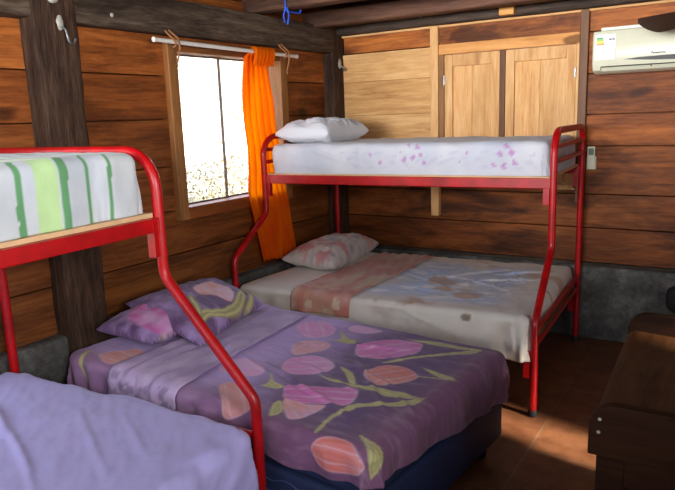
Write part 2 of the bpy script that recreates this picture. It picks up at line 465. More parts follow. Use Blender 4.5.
# the open window in the left wall
def left_window(name, H):
    y0, y1, z0, z1 = H
    w = empty(name, (XL, (y0+y1)/2, z0), kind='structure')
    mb = MB(); cw = .075; xf = -2.958
    mb.box(-3.1, xf, y0-cw, y0+.002, z0-cw, z1+.05, .005); mb.box(-3.1, xf, y1-.002, y1+cw, z0-cw, z1+.05, .005)
    mb.build('jamb', M['casing_z'], w)
    mb = MB(); mb.box(-3.1, xf, y0-.001, y1+.001, z1-.002, z1+.07, .005, (.72, .7, .7)); mb.build('lintel', M['casing_y'], w)
    mb = MB(); mb.box(-3.12, xf+.004, y0-.002, y1+.002, z0-cw, z0+.002, .005, (.8, .62, .5)); mb.build('window_sill', M['casing_y'], w)
    ym = y0+(y1-y0)*.47
    for a, b, xg in ((y0, ym+.004, -3.066), (ym-.004, y1, -3.078)):
        mb = MB(); t = .006
        mb.box(xg-.005, xg+.005, a, a+t, z0, z1, .001); mb.box(xg-.005, xg+.005, b-t, b, z0, z1, .001)
        mb.box(xg-.005, xg+.005, a, b, z0, z0+.012, .001); mb.box(xg-.005, xg+.005, a, b, z1-.012, z1, .001)
        s = mb.build('sash', M['sash'], w)
        MB().box(xg-.002, xg+.002, a+t, b-t, z0+.012, z1-.012).build('pane', M['glass'], s)
    return w
left_window('window_1', HOLE_W1)
left_window('window_3', HOLE_W2)
w4 = empty('fill_window', (XR, -.2, 1.5), kind='structure'); mb = MB(); y0, y1, z0, z1 = HOLE_W4  # frame of the unseen window added for fill from the right
for a_, b_, c_, d_ in ((y0-.07, y0, z0-.07, z1+.07), (y1, y1+.07, z0-.07, z1+.07), (y0, y1, z0-.07, z0), (y0, y1, z1, z1+.07)): mb.box(XR-.03, XR+.12, a_, b_, c_, d_, .005)
mb.build('window_frame', M['casing_z'], w4)
d1 = empty('door_1', (XR, 2.62, 0), kind='structure')
mb = MB(); y0, y1, z0, z1 = HOLE_DOOR
mb.box(XR-.03, XR+.12, y0-.07, y0, 0, z1+.07, .005); mb.box(XR-.03, XR+.12, y1, y1+.07, 0, z1+.07, .005); mb.box(XR-.03, XR+.12, y0, y1, z1, z1+.07, .005)
mb.build('door_frame', M['casing_z'], d1)

# ------------------------------------------------------------------ outside the window
def ground_mat():
    m, nt, b = newmat('pale dry ground'); n = noi(nt, coords(nt), 3, 6, .65)
    nt.links.new(ramp(nt, n, [(.36, lin(112, 92, 60)), (.5, lin(214, 204, 180)), (.65, lin(238, 232, 214))]), b.inputs['Base Color']); b.inputs['Roughness'].default_value = .95; return m
GM = ground_mat()
nx, ny = 40, 60; vs = []; fs = []
for j in range(ny+1):
    for i in range(nx+1):
        X = -3.3-i*.35; Y = -8+j*.5
        h = max(0, (-X-5.0))*.42
        h = min(h, 3.6)+noise.noise(Vector((X*.5, Y*.5, 0)))*.22*min(1, (-X-3.3)*.5)
        vs.append((X, Y, h-.12))
for j in range(ny):
    for i in range(nx):
        a = j*(nx+1)+i; fs.append((a, a+1, a+nx+2, a+nx+1))
o = link('hillside', vs, fs, GM, smooth=True); tag(o, kind='structure')
o = MB().box(XR+.1, 14, -8, 12, -.2, -.05).build('yard_ground', GM); tag(o, kind='structure')
o = MB().box(XL-.1, XR+.1, -9, YR-.1, -.2, -.05).build('yard_ground', GM); tag(o, kind='structure')
for nm_, a in (('sky_blocker_left', (-3.4, -3.02, -2, 6, 2.66, 2.72)), ('sky_blocker_right', (XR+.02, 2.4, -2, 6, 2.35, 2.41))):  # unseen slabs added to cut sky light at the left windows and door
    o = MB().box(*a).build(nm_, M['ceil']); tag(o, kind='structure')
# dry scrub at the foot of the slope : nobody could count its leaves
rng = np.random.default_rng(3); vs = []; fs = []; cols = []
for k in range(11000):
    y = rng.uniform(2.2, 9.0); xx = -5.15-rng.uniform(0, 1.1); base = max(0, (-xx-5.0))*.42-.1
    top = .75+.35*noise.noise(Vector((y*1.1, 3.1, 0)))
    z = base+rng.uniform(0, 1)**.7*top
    c = Vector((xx, y, z)); a = Vector(rng.normal(size=3)).normalized(); b_ = a.cross(Vector(rng.normal(size=3))).normalized()
    L, Wd = rng.uniform(.03, .06), rng.uniform(.01, .02)
    n = len(vs); vs += [c-a*L, c+b_*Wd, c+a*L, c-b_*Wd]; fs.append((n, n+1, n+2, n+3))
    col = [(.30, .25, .15), (.42, .35, .22), (.55, .48, .36), (.2, .17, .09)][int(rng.integers(4))]; cols += [col]*4
mL, ntL, bL = newmat('dry scrub leaves'); at = ntL.nodes.new('ShaderNodeAttribute'); at.attribute_name = 'pattern'
ntL.links.new(at.outputs['Color'], bL.inputs['Base Color']); bL.inputs['Roughness'].default_value = .8
o = link('dry_scrub', vs, fs, mL, attrs={'pattern': np.array(cols)})
tag(o, 'dry yellow green scrub outside, seen low through the window', 'scrub', kind='stuff')

# ------------------------------------------------------------------ bunk beds
def bunk(name, corners, tu, dims_foot, dims_head, label, zr, zt, low_z, bars_up, bars_low, board_z):
    """corners: FB, FF (foot end back and lower front), HB, HF. s: foot 0 -> head 1, t: back 0 -> lower front 1"""
    FB, FF, HB, HF = [Vector((c[0], c[1], 0)) for c in corners]
    def P(s, t, z):
        p = FB*(1-s)*(1-t)+FF*(1-s)*t+HB*s*(1-t)+HF*s*t; return Vector((p.x, p.y, z))
    c = P(.5, .5, 0)
    b = empty(name, c, label, 'bed')
    R_ = .0205
    for s, (zb1, zb2, zl) in ((0, dims_foot), (1, dims_head)):
        pts = [P(s, 0, 0.012), P(s, 0, zt), P(s, tu, zt), P(s, tu, zb1), P(s, 1, zb2), P(s, 1, 0.012)]
        path = rounded(pts, [.10, .14, .09, .09], 8)
        f = MB().tube(path, R_, 14).build('end_frame', M['red'], b); smooth_by_angle(f, 50)
        for t in (0, 1):
            p = P(s, t, 0); k = MB().lathe(p, [(.022, 0), (.026, .004), (.026, .03), (.022, .038)]).build('foot_cap', M['black'], f); smooth_by_angle(k)
        for z in bars_up:
            k = MB().tube([P(s, .0, z), P(s, tu, z)], .0135, 10).build('cross_bar', M['red'], b); smooth_by_angle(k)
        for z in bars_low:
            k = MB().tube([P(s, 0, z), P(s, 1, z)], .014, 10).build('cross_bar', M['red'], b); smooth_by_angle(k)
    for t, z, w_ in ((tu, zr, .052), (0.0, zr, .05), (1, low_z, .06), (0.0, low_z, .055)):
        inn = .006 if t == 0 else -.006
        a, e = P(.008, t, z), P(.992, t, z)
        mb = MB(); mb.beam(a, e, .028, w_, bev=.004)
        r = mb.build('side_rail', M['red'], b)
        for s in (.018, .982):
            q = P(s, t, z-.045); d = (P(1, t, z)-P(0, t, z)).normalized()
            MB().beam(q-d*.014+Vector((0, 0, -.01)), q+d*.014+Vector((0, 0, -.01)), .03, .13, bev=.003).build('rail_socket', M['red'], r)
    # slat boards that carry the mattresses
    for z, t1 in ((board_z, tu-.005), (low_z+.035, .985)):
        q = [P(.012, .012, 0), P(.988, .012, 0), P(.988, t1, 0), P(.012, t1, 0)]
        vs = [(p.x, p.y, z-.008) for p in q]+[(p.x, p.y, z+.008) for p in q]
        fs = [(0, 1, 2, 3), (7, 6, 5, 4), (0, 4, 5, 1), (1, 5, 6, 2), (2, 6, 7, 3), (3, 7, 4, 0)]
        link('slat_board', vs, fs, M['ply'], b, auto=True, attrs={'tint': np.ones((8, 3))})
    return P

B1 = ((-.955, 4.70), (-.892, 3.363), (-2.862, 4.55), (-2.885, 3.253))
P1 = bunk('bunk_bed', B1, .716, (.862, .54, 0), (1.0, .735, 0),
          'red tubular steel bunk bed against the back wall, white sheeted mattress on top', 1.243, 1.535, .345, (1.36, 1.445), (.40, .485), 1.272)
A2 = -.0626
def b2xy(u, v): return (-2.8416+v*cos(A2)-u*sin(A2)*1.0, 1.62-u*cos(A2)-v*sin(A2))
# u toward -Y: the rail leans slightly away from the wall
B2 = (b2xy(0, 0), b2xy(0, 1.387), b2xy(1.99, 0), b2xy(1.99, 1.387))
P2 = bunk('bunk_bed', B2, .716, (1.083, .645, 0), (1.083, .645, 0),
          'red tubular steel bunk bed in the left foreground with a green striped upper mattress', 1.283, 1.553, .365, (), (.43, .505), 1.318)

# ------------------------------------------------------------------ cloth-covered mattresses
def fbm(x, y, s=1.0):
    return noise.fractal(Vector((x*s, y*s, .37)), 1.0, 2.0, 4, noise_basis='PERLIN_ORIGINAL')

def cover(name, P, L, W, zt, hem, r, step, mat, disp=None, color=None, parent=None, urange=None, vrange=None, off=0, close=False, solid=0, hang_out=0.0, round_c=0.0):
    """A sheet over a box L x W with its top at zt. P(u,v)->(x,y). hem(u,v): length of cloth past the edge."""
    d = max(hem(0, 0), hem(L, 0), hem(0, W), hem(L, W), hem(L/2, W), hem(L/2, 0), hem(0, W/2), hem(L, W/2))
    r_in = r
    # samples along one axis: overhang, top, overhang
    def axis(n_len, rng):
        a = list(np.linspace(-1, 0, max(8, int(d/step)), endpoint=False))
        m = list(np.linspace(0, n_len, max(4, int(n_len/step))))
        b = [n_len-q for q in reversed(a)]
        out = a+m+b
        if rng: out = [q for q in out if rng[0] <= q <= rng[1]]
        return out
    U, V_ = axis(L, urange), axis(W, vrange)
    vs = []; cs = []; arc = r*pi/2
    for v in V_:
        for u in U:
            uc, vc = min(max(u, 0), L), min(max(v, 0), W)
            fu, fv = u-uc, v-vc                       # -1..1 fraction past the edge
            e = max(abs(fu), abs(fv)); h = hem(uc, vc)*e
            n_ = hypot(fu, fv) or 1; du, dv = fu/n_, fv/n_
            # inset so the rounded edge ends flush with L x W
            iu = min(max(uc, r_in), L-r_in); iv = min(max(vc, r_in), W-r_in)
            # remap the top so that the flat part is L-2r
            pu = r_in+(L-2*r_in)*uc/L; pv = r_in+(W-2*r_in)*vc/W
            th = min(h/r, pi/2); out = r*sin(th); down = r*(1-cos(th))+max(0, h-arc)
            out += max(0, h-arc)*hang_out
            nu, nv, nz = du*sin(th), dv*sin(th), cos(th)
            ue, ve = pu+du*out, pv+dv*out
            # cloth coordinates for the pattern
            cu, cv = uc+du*h*(1 if abs(fu) > 0 else 0), vc+dv*h*(1 if abs(fv) > 0 else 0)
            dd = off+(disp(cu, cv, h) if disp else 0)
            ue += nu*dd; ve += nv*dd; z = zt-down+nz*dd
            x, y = P(ue, ve); vs.append((x, y, z))
            if color: cs.append(color(cu, cv))
    nu_, nv_ = len(U), len(V_); fs = []
    for j in range(nv_-1):
        for i in range(nu_-1):
            a = j*nu_+i; fs.append((a, a+1, a+nu_+1, a+nu_))
    if close:
        ring = list(range(nu_))+[j*nu_+nu_-1 for j in range(1, nv_)]+[(nv_-1)*nu_+i for i in range(nu_-2, -1, -1)]+[j*nu_ for j in range(nv_-2, 0, -1)]
        fs.append(tuple(reversed(ring)))
    o = link(name, vs, fs, mat, parent, True, {'pattern': np.array(cs)} if color else None, auto=True)
    if solid:
        md = o.modifiers.new('thick', 'SOLIDIFY'); md.thickness = solid; md.offset = -1
    return o

def fold(u, v, p, q, w, a, k=1.7):
    a *= k; w *= .75
    """ridge of cloth along the segment p-q"""
    px, py = q[0]-p[0], q[1]-p[1]; L2 = px*px+py*py
    t = max(0, min(1, ((u-p[0])*px+(v-p[1])*py)/L2)); d = hypot(u-p[0]-t*px, v-p[1]-t*py)
    return a*math.exp(-(d/w)**2)*(1-.6*abs(2*t-1))

def inpoly(poly):
    """closed smooth outline through the points, returns soft inside test"""
    n = len(poly); P = []
    for i in range(n):
        p0, p1, p2, p3 = [np.array(poly[(i+k-1) % n], float) for k in range(4)]
        for t in (0, .25, .5, .75):
            P.append(.5*((2*p1)+(-p0+p2)*t+(2*p0-5*p1+4*p2-p3)*t*t+(-p0+3*p1-3*p2+p3)*t**3))
    P = np.array(P); lo, hi = P.min(0)-.02, P.max(0)+.02; Q = np.roll(P, -1, 0)
    def f(u, v):
        if not (lo[0] < u < hi[0] and lo[1] < v < hi[1]): return None
        c = ((P[:, 1] > v) != (Q[:, 1] > v)) & (u < (Q[:, 0]-P[:, 0])*(v-P[:, 1])/((Q[:, 1]-P[:, 1])+1e-12)+P[:, 0])
        if c.sum() % 2 == 0: return None
        d = Q-P; w_ = np.array([u, v])-P; t = np.clip((w_*d).sum(1)/((d*d).sum(1)+1e-12), 0, 1)
        return float(np.sqrt(((w_-d*t[:, None])**2).sum(1)).min())          # distance to the outline
    f.lo, f.hi = lo, hi
    return f

def mixc(a, b, t): return tuple(a[i]*(1-t)+b[i]*t for i in range(3))

# --- tulip printed bed
ea, FX, FY = .085, -.885, 2.90
def P3(u, v): return (FX-u*cos(ea)-v*sin(ea), FY+u*sin(ea)-v*cos(ea))
L3, W3, Z3 = 1.86, 1.18, .535
db = empty('divan_bed', (*P3(L3/2, W3/2), 0), 'low bed base with dark blue quilted sides under the purple tulip sheet', 'bed')
def box_uv(name, P, u0, u1, v0, v1, z0, z1, mat, parent=None, bev=.02):
    bm = bmesh.new(); bmesh.ops.create_cube(bm, size=1)
    for v in bm.verts:
        x, y = P((u0+u1)/2+v.co.x*(u1-u0), (v0+v1)/2+v.co.y*(v1-v0)); v.co = Vector((x, y, (z0+z1)/2+v.co.z*(z1-z0)))
    bmesh.ops.recalc_face_normals(bm, faces=bm.faces)
    if bev: bmesh.ops.bevel(bm, geom=list(bm.edges), offset=bev, segments=3, affect='EDGES', profile=.5)
    return smooth_by_angle(MB().bm(bm).build(name, mat, parent), 35)
base = box_uv('base', P3, .02, L3-.01, .02, W3-.02, .10, .335, M['bluequilt'], db, .02)
mb = MB()
for k in range(4):
    z = .14+k*.05
    pts = [(*P3(.05+i*.02, W3-.0185), z+.010*sin(i*.02*2*pi/.16)) for i in range(91)]
    mb.tube(pts, .0022, 6)
mb.build('quilting', M['quiltline'], base)
for u, v in ((.1, .1), (.1, W3-.1), (L3-.1, .1), (L3-.1, W3-.1)):
    x, y = P3(u, v); k = MB().lathe((x, y, 0), [(.022, 0), (.028, .01), (.032, .105)]).build('leg', M['black'], db); smooth_by_angle(k)
mt = box_uv('mattress', P3, .022, L3-.022, .022, W3-.022, .335, Z3-.024, M['bluequilt'], None, .04)
tag(mt, 'mattress of the tulip sheeted bed, dark blue side just showing under the hem', 'mattress')

LIL = lin(232, 178, 224)[:3]; PINK = lin(234, 150, 208)[:3]; MAG = lin(224, 116, 190)[:3]; SAL = lin(236, 164, 154)[:3]; COR = lin(228, 126, 114)[:3]
LEAF = lin(214, 204, 144)[:3]; LEAF2 = lin(150, 140, 90)[:3]; PUR = lin(112, 82, 124)[:3]; PUR2 = lin(196, 164, 220)[:3]; MAU = lin(140, 92, 120)[:3]; WHT = lin(236, 206, 224)[:3]
TUL = [
 ([(1.09, .27), (1.14, .14), (1.05, .06), (.91, .13), (.86, .25), (.92, .33), (1.0, .33)], PINK, LIL),
 ([(.92, .52), (.95, .42), (.86, .35), (.76, .38), (.74, .45), (.79, .54), (.84, .59)], SAL, LIL),
 ([(.80, .73), (.83, .64), (.77, .56), (.68, .54), (.58, .59), (.55, .66), (.59, .75), (.69, .81), (.75, .79)], PINK, LIL),
 ([(1.04, .93), (1.07, .84), (1.03, .78), (.92, .77), (.83, .82), (.80, .88), (.86, .95), (.97, .97)], LIL, PINK),
 ([(.87, 1.09), (.86, 1.03), (.73, 1.01), (.64, 1.10), (.58, 1.19), (.63, 1.24), (.70, 1.25), (.74, 1.20)], SAL, COR),
 ([(.53, 1.03), (.41, 1.16), (.35, 1.15), (.33, 1.09), (.33, .99), (.41, 1.02)], SAL, LIL),
 ([(.57, .99), (.61, .93), (.54, .87), (.42, .81), (.37, .78), (.31, .78), (.26, .88), (.26, .94), (.32, .97), (.41, 1.02), (.53, 1.03)], MAG, PINK),
 ([(.23, 1.24), (.17, 1.19), (.08, 1.18), (.02, 1.21), (-.03, 1.25), (.03, 1.30), (.12, 1.31), (.2, 1.30)], COR, SAL),
 ([(.60, .39), (.63, .30), (.58, .18), (.48, .10), (.38, .09), (.34, .15), (.32, .24), (.37, .34), (.46, .42), (.54, .45)], MAG, PINK),
 ([(.40, .61), (.40, .53), (.35, .45), (.26, .44), (.18, .49), (.16, .54), (.20, .63), (.27, .70), (.34, .67)], COR, SAL),
 ([(.84, .11), (.84, .03), (.74, .02), (.64, .05), (.68, .13), (.76, .15)], LIL, PINK),
 ([(1.72, 1.14), (1.67, 1.05), (1.58, .97), (1.40, 1.10), (1.50, 1.18), (1.62, 1.19)], SAL, COR),
]
LVS = [
 [(.64, .03), (.47, .07), (.29, .03), (.11, .02), (.07, .06), (.10, .06), (.26, .10), (.42, .09)],
 [(.39, .41), (.29, .25), (.18, .13), (.09, .03), (.07, .10), (.15, .18), (.26, .28), (.36, .43)],
 [(.20, .40), (.14, .41), (.04, .43), (0, .47), (.04, .49), (.12, .47)],
 [(.18, .50), (.08, .48), (.06, .49), (.17, .515)],
 [(.40, .75), (.32, .72), (.23, .70), (.11, .69), (.03, .69), (.09, .75), (.18, .79), (.27, .77), (.36, .77)],
 [(.26, .93), (.21, .87), (.12, .80), (.06, .71), (.03, .72), (.02, .81), (.09, .85), (.18, .91), (.23, .98)],
 [(.54, .61), (.50, .60), (.43, .63), (.35, .74), (.39, .75), (.48, .66)],
 [(.58, .72), (.49, .75), (.38, .74), (.37, .76), (.47, .78), (.56, .74)],
 [(.24, 1.18), (.27, 1.08), (.27, 1.0), (.23, .92), (.20, .95), (.235, 1.02), (.235, 1.1), (.21, 1.18)],
 [(.50, 1.16), (.54, 1.09), (.53, 1.05), (.48, 1.09), (.45, 1.14), (.47, 1.19)],
 [(.08, 1.12), (.02, 1.13), (-.05, 1.15), (-.10, 1.20), (-.09, 1.27), (-.05, 1.25), (0, 1.19)],
 [(.78, .83), (.69, .91), (.61, .93), (.63, .97), (.71, .98), (.71, .93)],
 [(.86, .15), (.75, .24), (.69, .25), (.66, .30), (.73, .32), (.85, .30), (.77, .28)],
 [(1.82, 1.12), (1.80, 1.2), (1.74, 1.3), (1.70, 1.32), (1.76, 1.18)],
]
def slim(p, k=.72):
    q = np.array(p); c = q.mean(0); w, e = np.linalg.eigh(np.cov((q-c).T)); d = (q-c)@e[:, 0]; m = (q-c)@e[:, 1]
    if w[0]/w[1] > .12: return p
    return [tuple(c+e[:, 0]*d[i]*k+e[:, 1]*m[i]*1.06) for i in range(len(p))]
def axis_of(p):
    q = np.array(p); c = q.mean(0); w, e = np.linalg.eigh(np.cov((q-c).T)); ax = e[:, 1]; return c, ax, e[:, 0], abs((q-c)@e[:, 0]).max(), abs((q-c)@ax).max()
TULF = [(inpoly(p), a, b, axis_of(p)) for p, a, b in TUL]; LVF = [inpoly(slim(p)) for p in LVS]
def tulip_col(u, v):
    n = fbm(u, v, 5); n2 = fbm(u*1.0, v*3.2, 9)
    # violet at the head end, plum towards the foot and down the sides
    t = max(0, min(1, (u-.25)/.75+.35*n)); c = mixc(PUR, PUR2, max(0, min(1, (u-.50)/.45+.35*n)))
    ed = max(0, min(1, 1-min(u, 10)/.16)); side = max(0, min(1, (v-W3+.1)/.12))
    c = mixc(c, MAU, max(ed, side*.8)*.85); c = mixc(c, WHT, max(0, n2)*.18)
    for f in LVF:
        d = f(u, v)
        if d is not None:
            s = .5+.5*sin(d*380); c2 = mixc(LEAF, LEAF2, .6*s*min(1, d/.008)); c = mixc(c, c2, min(1, d/.004))
    for f, a, b, (cc, ax, pe, hw, hl) in TULF:
        d = f(u, v)
        if d is not None:
            q = ((u-cc[0])*pe[0]+(v-cc[1])*pe[1])/hw; p = ((u-cc[0])*ax[0]+(v-cc[1])*ax[1])/hl
            qq = q/(1.02-.25*p*p); k = .5+.5*sin(qq*17+5*n+fbm(u*9, v*9, 1)*2)
            c2 = mixc(a, b, min(1, max(0, .25*k+n*.9+.3*p+.1)))
            lobe = min(abs(abs(qq)-.36), abs(qq-1.4))
            c2 = mixc(c2, WHT, .55*math.exp(-(lobe/.05)**2)+.10*k*k+.2*max(0, p)**2)
            c2 = mixc(WHT, c2, min(1, d/.012)*.75+.25); c = mixc(c, c2, min(1, d/.006))
    return c
F3 = [((.05, .95), (.55, .45), .018, .006), ((.1, 1.05), (.9, .75), .02, .007), ((.0, .75), (.5, .55), .014, .005), ((.35, .2), (.9, .45), .014, .006), ((.02, .3), (.45, .38), .012, .004),
      ((.15, .86), (.7, .66), .012, .005), ((-.12, .95), (.12, .75), .012, .006), ((.5, .95), (1.2, .7), .016, .005), ((.02, .1), (.02, 1.1), .03, .004)]
def disp3(u, v, h):
    d = .006*fbm(u, v, 3.2)+.0035*fbm(u*.7+v*.5, v*2.2, 8)
    if h <= .02: d += sum(fold(u, v, *f) for f in F3)
    k = min(1, h/.12)
    d += k*(.010*sin(u*31+2*sin(u*7)+1.5*v)*(1 if v > W3 or v < 0 else 0)+.008*sin(v*24+2*sin(v*5))*(1 if u < 0 or u > L3 else 0))+.012*k*max(0, fbm(u*6, v*6, 1.0))
    return d
def hem3(u, v):
    # the sheet hangs lowest at the far foot corner, and rides up along the near side
    f = .255*(1-v/W3)+.135*(v/W3) if u < .01 else None
    if v > W3-.01: f2 = .135+.03*sin(u*3.1+.6)+.12*max(0, (u-.9)/.9)
    elif v < .01: f2 = .2
    else: f2 = .16
    return f if (f is not None and v < W3-.01) else f2
ts = cover('tulip_sheet', P3, L3, W3, Z3, hem3, .045, .0072, cloth('printed tulip cotton', None, .1, .75, .5), disp3, tulip_col, None, solid=.004, off=.004)
tag(ts, 'purple bed sheet printed with big pink and coral tulips, in the middle of the room', 'bed sheet')
# pale lilac cloth laid across the bed by the pillows
def lil_col(u, v):
    n = fbm(u, v, 7); c = mixc(lin(178, 152, 192)[:3], lin(206, 180, 214)[:3], max(0, min(1, .5+n)))
    if v > W3+.03:
        k = fbm(u*9, v*9, 3.0); c = mixc(c, lin(120, 98, 134)[:3], .55*(1 if k > .12 else 0))
    return c
def disp_l(u, v, h): return disp3(u, v, h)+.0045*sin(v*5+u*62+3*fbm(u, v, 3))*min(1, max(0, (v-.35))/.4)+.002
def runner(name, P, L, W, zt, hem, r, edges, v0, hang, step, mat, disp, color, label, cat, off):
    """strip of cloth across a bed; edges(v)->(u0,u1)"""
    arc = r*pi/2; vs = []; cs = []; nv = int((W-v0+hang)/step); nu = 44
    for j in range(nv+1):
        v = v0+(W+hang-v0)*j/nv; u0, u1 = edges(min(v, W))
        for i in range(nu+1):
            u = u0+(u1-u0)*i/nu; h = max(0, v-W); th = min(h/r, pi/2); out = r*sin(th); down = r*(1-cos(th))+max(0, h-arc)
            dd = off+disp(u, v, h); pu = r+(L-2*r)*u/L; pv = r+(W-2*r)*min(v, W)/W
            x, y = P(pu, pv+out+sin(th)*dd); vs.append((x, y, zt-down+cos(th)*dd)); cs.append(color(u, v))
    fs = [(j*(nu+1)+i, j*(nu+1)+i+1, (j+1)*(nu+1)+i+1, (j+1)*(nu+1)+i) for j in range(nv) for i in range(nu)]
    o = link(name, vs, fs, mat, None, True, {'pattern': np.array(cs)}, auto=True)
    md = o.modifiers.new('thick', 'SOLIDIFY'); md.thickness = .004; md.offset = 1
    return tag(o, label, cat)
runner('lilac_throw', P3, L3, W3, Z3, hem3, .045, lambda v: (1.0+.2*(1-v/W3), 1.50), .04, .15, .012, cloth('thin lilac cotton', None, .1, .8, .5), disp_l, lil_col,
       'pale lilac cloth laid across the tulip sheet beside the purple pillows', 'throw', .012)

# --- pillows from four corner points
def pillow(name, A, B, C, D, thick, mat, label, color, lift=.375, n=72, wr=.008, seed=0, pw=2.6, flange=None):
    A, B, C, D = [Vector(p) for p in (A, B, C, D)]
    nrm = ((C-A).cross(D-B)).normalized()
    if nrm.z < 0: nrm = -nrm
    top = []; cs = []
    m = n*3//2
    for side in (1, -1):
        for j in range(n+1):
            for i in range(m+1):
                a, b = i/m, j/n
                # pulled-in sides, pointed corners
                ca, cb = 2*a-1, 2*b-1
                a2 = .5+.5*ca*(1-.07*(1-cb*cb)); b2 = .5+.5*cb*(1-.07*(1-ca*ca))
                p = A*(1-a2)*(1-b2)+B*(1-b2)*a2+C*a2*b2+D*(1-a2)*b2
                e = max(0, (1-abs(ca)**pw))*max(0, (1-abs(cb)**pw)); h = thick*.5*e**.42 if e > 0 else 0
                if side < 0: h = -h*.75
                w = noise.fractal(Vector((a*5+seed, b*4, side*3)), 1, 2, 4)*wr + noise.fractal(Vector((a*14+seed, b*3, side*3)), 1, 2, 3)*wr*.6
                if e > 0: h += w*min(1, e*3)
                p = p+nrm*(h+thick*lift)
                top.append(p); cs.append(color(a, b) if side > 0 else color(a, .02))
    N = (n+1)*(m+1); fs = []
    for k in range(2):
        for j in range(n):
            for i in range(m):
                q = (k*N+j*(m+1)+i, k*N+j*(m+1)+i+1, k*N+(j+1)*(m+1)+i+1, k*N+(j+1)*(m+1)+i); fs.append(q if k == 0 else q[::-1])
    ring = list(range(m+1))+[j*(m+1)+m for j in range(1, n+1)]+[n*(m+1)+i for i in range(m-1, -1, -1)]+[j*(m+1) for j in range(n-1, 0, -1)]
    for q in range(len(ring)):
        a, b = ring[q], ring[(q+1) % len(ring)]; fs.append((b, a, a+N, b+N))
    bmv = link(name, top, fs, mat, None, True, {'pattern': np.array(cs)})
    bm = bmesh.new(); bm.from_mesh(bmv.data); bmesh.ops.remove_doubles(bm, verts=bm.verts, dist=.0006); bmesh.ops.recalc_face_normals(bm, faces=bm.faces); bm.to_mesh(bmv.data); bm.free()
    bmv.data.polygons.foreach_set('use_smooth', [True]*len(bmv.data.polygons))
    return tag(bmv, label, 'pillow')

pt1 = inpoly([(.58, .34), (.53, .50), (.44, .62), (.46, .76), (.58, .83), (.74, .78), (.80, .62), (.76, .46), (.67, .36)])
pl1 = inpoly([(.10, .28), (.25, .30), (.42, .22), (.62, .20), (.80, .30), (.92, .46), (.90, .52), (.74, .40), (.58, .32), (.40, .34), (.24, .42), (.12, .36)])
pl2 = inpoly([(.52, .05), (.66, .12), (.84, .22), (.97, .38), (.96, .44), (.82, .30), (.64, .20), (.52, .12)])
pl3 = inpoly([(.18, .36), (.26, .40), (.36, .62), (.34, .70), (.24, .50)])
pt2 = inpoly([(.70, .02), (.74, .14), (.86, .20), (.94, .12), (.9, .02)])
def pcol(a, b):
    a, b = .5+(a-.5)*.95, b*.86+.2
    n = fbm(a*3, b*2, 2); c = mixc(PUR, PUR2, max(0, min(1, .02+.9*n+1.6*max(0, a-.78)+1.8*max(0, .22-a))))
    for f in (pl1, pl2, pl3):
        d = f(a, b)
        if d is not None: c = mixc(c, mixc(LEAF, LEAF2, .8*(.5+.5*sin(d*150))), min(1, d/.012))
    d = pt1(a, b)
    if d is not None: c = mixc(c, mixc(SAL, WHT, max(0, min(1, .35+n))), min(1, d/.02))
    d = pt2(a, b)
    if d is not None: c = mixc(c, MAG, min(1, d/.02))
    return c
qt1 = inpoly([(.05, .22), (.05, .62), (.16, .86), (.34, .90), (.52, .74), (.50, .36), (.34, .16), (.18, .14)])
ql1 = inpoly([(.02, .05), (.2, .1), (.45, .05), (.45, .12), (.2, .2), (.03, .14)])
def pcol2(a, b):
    b = b*.9+.16
    n = fbm(a*3, b*2, 2); c = mixc(PUR, PUR2, max(0, min(1, .3+n)))
    d = ql1(a, b)
    if d is not None: c = mixc(c, LEAF, min(1, d/.015))
    d = qt1(a, b)
    if d is not None: c = mixc(c, mixc(LIL, MAG, max(0, min(1, .3+n*1.2+.3*sin(a*30)))), min(1, d/.03))
    return c
MP = cloth('tulip pillowcase cotton', None, .1, .75, .6)
pillow('pillow', (-2.82, 2.06, .56), (-2.84, 2.85, .60), (-2.44, 2.80, .54), (-2.42, 2.08, .54), .19, MP,
       'lower purple pillow with a lilac tulip, mostly under the other purple pillow', lambda a, b: pcol2(a, 1-b), seed=3, lift=.25)
pillow('pillow', (-2.83, 2.27, .665), (-2.86, 3.02, .625), (-2.36, 2.89, .56), (-2.18, 2.17, .556), .17, MP,
       'upper purple pillow with a coral tulip and green stems, leaning on the other purple pillow', lambda a, b: pcol(a, 1-b), seed=8, wr=.010, lift=.15)

